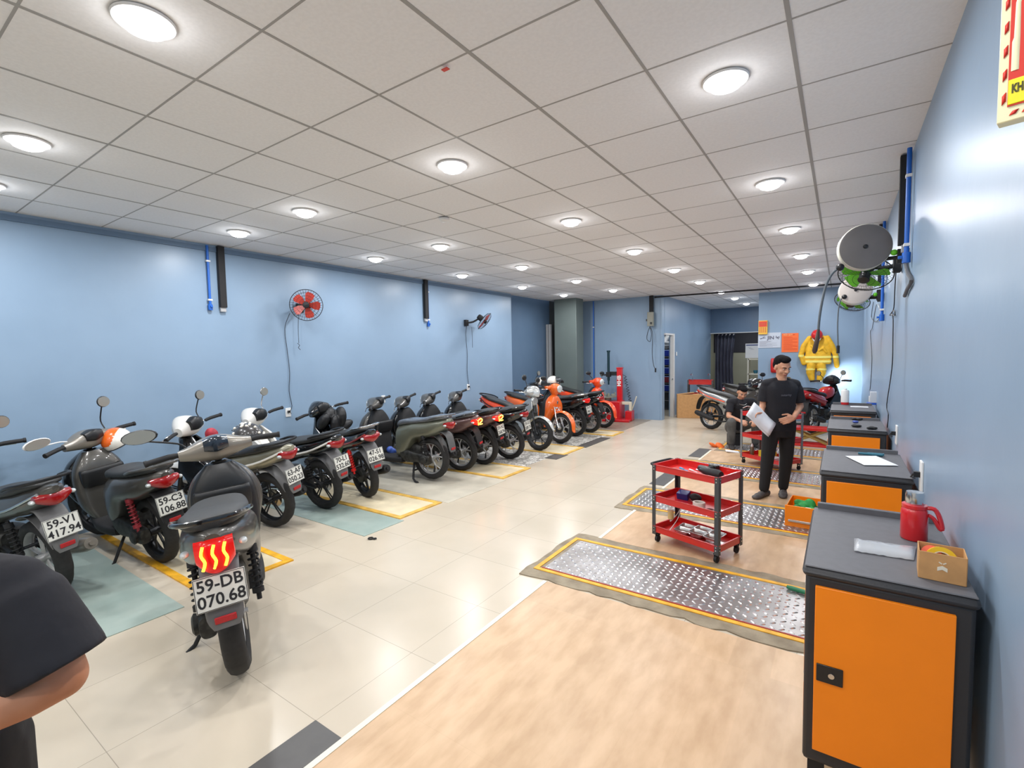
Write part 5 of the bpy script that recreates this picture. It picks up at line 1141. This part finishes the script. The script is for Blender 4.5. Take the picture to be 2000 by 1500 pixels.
b=MB(); chain(b,[(-.09,0,1.32),(-.11,0,1.15),(-.08,0,1.0)],[.10,.085,.06]); chain(b,[(.09,0,1.32),(.11,0,1.15),(.07,0,1.0)],[.10,.085,.06]); link('trouser_body',remesh(b,.009,2,.4,'trousers'),suit,t)
for s_ in (-1,1): b=MB(); b.cyl((s_*.105,0,1.205),(s_*.108,0,1.245),.097); obj('reflective_band',b,band,t)
t=thing('fire_helmet','red firefighter helmet hanging over the jacket collar','helmet',(-.455,ywall-.15,1.99)); obj('shell',MB().ell((0,0,0),(.115,.12,.13)),redp,t); obj('brim',MB().torus((0,-.01,-.05),.11,.02,'z',28,8,.4),redp,t); obj('chin_strap',MB().tube([(-.08,-.08,-.07),(0,-.10,-.17),(.08,-.08,-.07)],.01,8,3),white,t)
# ------------------------------------------------------------------ right wall fixtures
P0=onx(1768,322,.335); yp=4.45
wallpost(XR,yp,2.42,'black steel post on the right wall carrying the near hose reel',.05,.05,-1)
wallpipe(XR,4.27,2.27,'blue air pipe with round valve on the right wall near the reel',-1)
wallpipe(XR,6.55,1.98,'farther blue air pipe on the right wall beside the second reel',-1)
wallpost(XR,6.75,2.4,'farther black steel post on the right wall carrying the second reel',.05,.05,-1)
reelc=mat('reel_cream',(206,204,190),.45); reelg=mat('reel_grey',(118,114,112),.5,noise_=.1,nscale=6); lime=mat('lime_green',(96,190,30),.4)
def reel(label,px,py,y,r,face,postx,discm,hosepts,hr=.011):
    c=ony(px,py,y); t=thing('hose_reel',label,'hose reel',c)
    q=Vector(face).normalized().to_track_quat('Z','Y').to_matrix().to_4x4()
    obj('drum',MB(q).lathe([(0,-.085),(r*.98,-.085),(r,-.075),(r,-.005),(r*.97,0),(0,0)],seg=48),reelc,t)
    obj('face_disc',MB(q).lathe([(0,.0),(r*.96,.0),(r*.97,.006),(r*.9,.010),(.02,.012),(0,.012)],seg=48),discm,t)
    obj('hub_bolt',MB(q).lathe([(0,.011),(.016,.011),(.014,.022),(0,.024)],seg=16),black,t)
    m=Vector((postx,y+.05,c.z-.09))-c
    obj('bracket',MB().tube([Vector((.02,.10,-.04)),Vector((m.x*.6,.09,m.z)),m],.014,8,2).box(m,(.05,.07,.10)),matte,t)
    obj('side_knob',MB().ell(Vector((m.x*.8,.03,m.z+.03)),(.022,.022,.022)),lime,t)
    if hosepts:
        pts=[ony(a,b_,y-.02)-c for a,b_ in hosepts]; obj('hose',MB().tube(pts,hr,8,5),mat('hose_grey',(84,92,98),.5),t)
        obj('hose_stop',MB().ell(pts[0],(.028,.028,.028)),black,t)
        if hr>.008: e=pts[-1]; d_=(pts[-1]-pts[-2]).normalized(); obj('nozzle',MB().tube([e-d_*.02,e+d_*.05,e+d_*.15+Vector((-.01,0,0)),e+d_*.17+Vector((-.012,0,0))],[.010,.017,.019,.008],10),mat('nozzle_brown',(70,54,44),.5),t)
        else: e=pts[-1]; obj('nozzle',MB().cyl(e+Vector((0,0,-.06)),e+Vector((0,0,.03)),.016),black,t)
reel('near cream and grey hose reel hanging from the right wall post',1690,482,4.5,.168,(.16,-.98,.0),.35,reelg,[(1641,522),(1625,535),(1612,562),(1602,610),(1598,648)],.009)
reel('second smaller hose reel below and behind the near one',1671,567,6.75,.16,(.10,-.98,.1),.35,mat('reel_beige',(190,180,172),.5),[(1649,580),(1640,590),(1636,630),(1637,680)],.007)
c=ony(1690,535,4.95); fan('wall fan with lime green blades tilted down behind the near hose reel',(c.x,c.y,c.z),(-.18,-.62,-.82),(XR-.03,4.95,c.z+.05),lime,.19)
c=ony(1664,588,7.1); fan('wall fan with lime green blades below the second hose reel',(c.x,c.y,c.z),(-.25,-.55,-.82),(XR-.03,7.1,c.z+.05),lime,.18)
def cordr(label,px,x=.375,r=.004,m=black):  # loose cord hanging on the right wall
    pts=[onx(a,b_,x) for a,b_ in px]; o=obj('hanging_cord',MB().tube(pts,r,6,4),m); tag(o,label,'cable'); return o
cordr('grey cord with a bow knot hanging from the near reel post',[(1751,520),(1748,560),(1746,600),(1742,612),(1748,616),(1746,606),(1738,616),(1744,618),(1744,660),(1742,720),(1732,790),(1735,810),(1733,835)],.372)
cordr('thin looped cord knotted beside the second blue pipe',[(1706,590),(1702,620),(1712,628),(1720,612),(1712,595),(1704,640),(1700,650),(1703,700),(1700,755),(1698,762)],.372)
o=obj('rope_bundle',MB().tube([onx(a,b_,.37) for a,b_ in ((1768,505),(1772,530),(1780,548),(1772,565),(1767,578))],.012,8,4),mat('grey_belt',(92,94,98),.6)); tag(o,'grey curved belt hanging under the near reel post','belt')
socket(XR,3.42,.985,'white wall socket behind the second cabinet with two black plugs',-1,True,h=.17)
socket(XR,4.86,1.0,'white wall socket behind the third cabinet with black plugs',-1,True,h=.15)
socket(XR,9.3,.88,'small white switch box on the right wall beyond the farthest cabinet',-1,False)
# fire sign box
t=thing('fire_sign','red and yellow fire sign jutting from the wall at the upper right frame edge','sign',(XR-.035,2.09,2.42))
cr=mat('sign_cream',(246,240,196),.4); sr=mat('sign_red2',(236,70,50),.4); sy_=mat('sign_yellow2',(252,236,20),.4)
a_=ony(1946,243,1.15); t.location=(a_.x,a_.y,a_.z); t.rotation_euler=(0,0,R_(-17))
sr=mat('sign_red3',(222,52,36),.5)
Wd,Hd=.34,.36
t.scale=(.48,1,.92)
obj('box_body',MB().box((Wd/2,.0135,Hd/2),(Wd,.027,Hd)),cr,t,bevel=.002)
obj('red_field',MB().box((Wd/2,-.0008,Hd/2+.004),(Wd-.05,.002,Hd-.042)),sr,t)
b=MB()
for k in range(8):
    z=.030+k*.041
    for xa in (.011,Wd-.021): b.add([(xa,-.001,z),(xa+.010,-.001,z+.006),(xa+.010,-.001,z+.022),(xa,-.001,z+.016)],[(0,1,2,3)])
for k in range(4):
    x=.030+k*.03
    for z in (.009,Hd-.018): b.add([(x,-.001,z),(x+.016,-.001,z+.001),(x+.024,-.001,z+.008),(x+.008,-.001,z+.007)],[(0,1,2,3)])
obj('stripe_border',b,sr,t,solid=.0006)
obj('yellow_plate',MB().box((Wd/2,-.002,.049),(Wd-.052,.002,.043)),sy_,t,bevel=.001)
m_=link('lettering',textmesh('KHI CÓ CHÁY',.0205,ext=.0004,align='LEFT',bold=.0008),mat('sign_ink',(70,64,10),.5),t); m_.matrix_local=frame((.034,-.0035,.053),(1,0,0),(0,0,1))
b=MB(); b.tube([(.040,-.002,.085),(.040,-.002,.135),(.042,-.002,.142),(.042,-.002,.20),(.06,-.002,.235),(.10,-.002,.24)],[.0095,.0095,.0062,.006,.007],8,1)
b.v=[Vector((v.x,-.0018+(v.y+.002)*.12,v.z)) for v in b.v]; obj('pictogram',b,cr,t)
obj('wall_bracket',MB().box((Wd+.004,.013,Hd*.5),(.02,.02,.2)),mat('pale_grey'),t)
# ------------------------------------------------------------------ things on the bikes
def openhelmet(label,pos,r,shell,trim=None,rot=(0,0,0),visor=None,dots=None,name='helmet'):
    t=thing('helmet',label,'helmet',pos); t.rotation_euler=rot
    obj('shell',MB().ell((0,0,0),(r*1.1,r,r*.98),zmin=-.25,seg=28,rg=14),shell,t,solid=.004)
    if trim: obj('back_half',MB().ell((0,0,-.003),(r*1.115,r*1.015,r*.99),zmin=-.28,seg=28,rg=14),trim,t); t.children[-1]
    obj('edge_trim',MB().torus((0,0,-r*.25),r*1.04,.006,'z',32,6),black,t)
    if dots:
        b=MB(); rn=random.Random(2)
        for i in range(26):
            a=rn.random()*2*PI; ph=rn.uniform(.0,1.3); p=Vector((r*1.1*cos(ph)*cos(a),r*cos(ph)*sin(a),r*.98*sin(ph))); b.ell(p*1.03,(.013,.013,.013),seg=8,rg=5)
        obj('studs',b,dots,t)
    if visor: obj('visor',MB().ribbon(arc(0,0,r*1.13,-5,50,6),[r*.8,r*.85,r*.85,r*.8,r*.7,r*.5],.004),visor,t)
    return t
orw=mat('helmet_white',(232,228,218),.25,coat=.5); oro=mat('helmet_orange',(236,104,28),.25,coat=.5)
p=onx(229,860,-5.62); t=openhelmet('orange and white helmet hung on the handlebar of the dark scooter',p,.115,orw,None,(R_(20),R_(25),R_(-40)))
obj('orange_panel',MB().ell((.0,-.01,.012),(.125,.108,.112),zmin=.1,seg=28,rg=10),oro,t); 
m_=link('lettering',textmesh('H',.05,bold=.003),orw,t); m_.matrix_local=frame((.02,-.11,.05),(1,0,0),(0,.5,1))
p=onz(484,852,.98); p=Vector((-4.78,2.5,.955)); q_=ray(484,850); tt=4.78; 
p=onx(484,852,-4.72); openhelmet('dark grey helmet with pale dots resting on the white and grey underbone seat',p,.13,mat('helmet_dark',(52,50,50),.3,coat=.5),None,(0,R_(-5),R_(30)),None,mat('helmet_dots',(230,226,214),.4))
p=onx(667,850,-5.5); openhelmet('small grey helmet behind the red-sprung underbone seat',p,.10,mat('helmet_grey',(120,126,124),.3,coat=.4))
p=onz(1057,748,1.06); p=ray(1057,748)*(9.05)+Vector((0,0,H)); 
c_=BK['or'][0].matrix_basis if BK['or'] else None
Mo=Matrix.Translation(BK['or'][0].location)@BK['or'][0].rotation_euler.to_matrix().to_4x4()
openhelmet('white helmet sitting on the orange retro scooter handlebar',Mo@Vector((.90,.06,1.16)),.11,orw,None,(0,0,0),mat('visor_dark',(50,54,58),.2))
Mp=Matrix.Translation(BK['ro'][0].location)@BK['ro'][0].rotation_euler.to_matrix().to_4x4()
openhelmet('white and black helmet on the black scooter between the orange ones',Vector((-5.28,8.85,1.08)),.11,orw,None,(0,R_(20),R_(-30)),mat('visor_dark'))
def crumple(name,cs,vox,m,label,cat,seed=1):
    b=MB(); rn=random.Random(seed)
    for c_,r_ in cs: b.ell(c_,r_,(rn.random(),rn.random(),rn.random()*3),12,8)
    o=link(name,remesh(b,vox,2,.4,name),m); return tag(o,label,cat)
p=onx(414,856,-5.3); crumple('red_bag',[(p+Vector((0,0,.04)),(.08,.06,.06)),(p+Vector((.05,.03,-.05)),(.09,.07,.07)),(p+Vector((-.02,.0,-.1)),(.08,.06,.08))],.008,mat('crimson_cloth',(176,44,60),.6,noise_=.3),'crumpled crimson bag hung under the white handlebar','bag')
p=onx(642,812,-5.62); crumple('jacket',[(p+Vector((0,0,.02)),(.10,.12,.10)),(p+Vector((.08,.12,-.02)),(.08,.12,.14)),(p+Vector((.06,.17,-.16)),(.07,.07,.15)),(p+Vector((.05,-.12,-.06)),(.07,.07,.12)),(p+Vector((.1,.02,-.12)),(.06,.09,.14))],.009,mat('black_jacket',(22,23,26),.5,noise_=.3,bump=.5,bscale=18),'black jacket draped over the handlebar of the red-sprung underbone','jacket',4)
p=onx(648,872,-5.2); crumple('plastic_bag',[(p,(.08,.06,.09)),(p+Vector((.04,.04,-.06)),(.08,.06,.07))],.008,mat('green_bag',(110,210,90),.35,var=(225,235,240),nscale=9),'green and white plastic bag hanging by the red-sprung underbone','bag',6)
p=onx(762,878,-5.3); crumple('blue_bag',[(p,(.06,.05,.05)),(p+Vector((.03,.02,-.03)),(.06,.04,.05))],.008,mat('blue_cloth2',(60,90,170),.5),'small blue bag on the floorboard of the olive scooter','bag',7)
# black bag/goods on floorboard of the silver bike
# floor bits
p=onz(724,1053,0); o=obj('hose_clip',MB().torus((p.x,p.y,.008),.022,.006,'z',20,6).torus((p.x+.04,p.y+.015,.008),.014,.005,'z',16,6),matte); tag(o,'small black double ring lying on the cream floor','ring')
p=onz(1393,873,0); crumple('orange_rag',[((p.x,p.y,.03),(.10,.07,.03)),((p.x+.12,p.y-.02,.03),(.09,.06,.035))],.01,mat('orange_cloth',(236,110,40),.6),'orange cloth lying on the floor by the dark strip','cloth',3)
p=onz(1430,884,0); o=obj('metal_scoop',MB().box((p.x,p.y,.02),(.2,.12,.02),rot=(0,.1,.3)),mat('paper'),bevel=.005); tag(o,'white flat tray on the floor beside the second trolley','tray')
# ceiling bits
o=obj('smoke_detector',MB().lathe([(0,-.035),(.03,-.034),(.05,-.02),(.05,-.002),(0,-.002)],c=(-3.25,3.62,CZ),seg=24),white); tag(o,'small round white smoke detector on the ceiling','smoke detector')
a=onz(1282,577,CZ-.03); c_=onz(1640,556,CZ-.03); o=obj('conduit',MB().tube([(XL+2.4,11.74,CZ-.03),(XR-.3,12.1,CZ-.03)],.018,8),matte); tag(o,'thin dark conduit crossing under the ceiling near the notice wall','conduit')
a=onz(870,133,CZ); o=obj('ceiling_red_mark',MB().box((a.x,a.y,CZ-.006),(.035,.02,.004)),rednet); tag(o,'tiny red mark on a ceiling grid bar','tag')  # small flat red mark just below the ceiling
# ------------------------------------------------------------------ lamps
lampm=mat('downlight_diffuser',(255,255,255),.5,emit=(250,250,255),es=12)
rows=[(-.505,'the row nearest the right wall'),(-2.315,'the long middle row'),(-4.12,'the row third from the right wall'),(-5.33,'the row nearest the left wall')]
ys=[.84,2.68,4.51,6.35,8.22,9.98,12.02,13.75,15.6]
ordn=['first','second','third','fourth','fifth','sixth','seventh','eighth','ninth']
def light(x,y,i,rn):
    t=thing('ceiling_light','round ceiling light, %s from the camera end in %s'%(ordn[i],rn),'ceiling light',(x,y,CZ),0,'round recessed ceiling lights')
    cpart('frame',('lamp',),lambda:MB().lathe([(.085,-.004),(.105,-.004),(.108,0),(.108,.006),(.085,.006)],seg=32),white,t)
    cpart('diffuser',('lamp',),lambda:MB().lathe([(0,-.045),(.04,-.043),(.07,-.030),(.085,-.006),(.085,.004),(0,.004)],seg=32),lampm,t)
    l=bpy.data.lights.new('lamp','AREA'); l.shape='DISK'; l.size=.16; l.energy=LE; l.color=(.97,.98,1); l.use_shadow=True
    lo=bpy.data.objects.new('lamp',l); COL.objects.link(lo); lo.location=(x,y,CZ-.047)
    l=bpy.data.lights.new('lamp_added_halo','POINT'); l.shadow_soft_size=.05; l.energy=PE; l.color=(.97,.98,1); lo=bpy.data.objects.new('lamp_added_halo',l); COL.objects.link(lo); lo.location=(x,y,CZ-.09)  # point lamp added below the fixture to throw a halo on the ceiling
LE=18.5
PE=.9
for x,rn in rows:
    for i,y in enumerate(ys):
        if x<-3 and y>10.5: continue
        if x>-1 and y>12.5: continue
        light(x,y,i,rn)
for x in (-.505,-2.315,-4.12):
    for y in (-1.0,-2.8):
        l=bpy.data.lights.new('lamp','AREA'); l.shape='DISK'; l.size=.16; l.energy=LE; lo=bpy.data.objects.new('lamp',l); COL.objects.link(lo); lo.location=(x,y,CZ-.016)
w=bpy.data.worlds.new('world'); SC.world=w; w.use_nodes=True; w.node_tree.nodes['Background'].inputs[0].default_value=(.6,.7,.85,1); w.node_tree.nodes['Background'].inputs[1].default_value=.5

for x,y,z,e,lab in ((-2.6,18.1,2.69,22,'added round ceiling lamp brightening the far room behind the curtain'),(-4.3,12.9,CZ,14,'added round ceiling lamp brightening the parts room')):  # lamps added to brighten the far room and the parts room
    t=thing('ceiling_light',lab,'ceiling light',(x,y,z),0)
    cpart('diffuser',('lamp',),None,lampm,t); l=bpy.data.lights.new('lamp','AREA'); l.shape='DISK'; l.size=.16; l.energy=e; lo=bpy.data.objects.new('lamp',l); COL.objects.link(lo); lo.location=(x,y,z-.05)
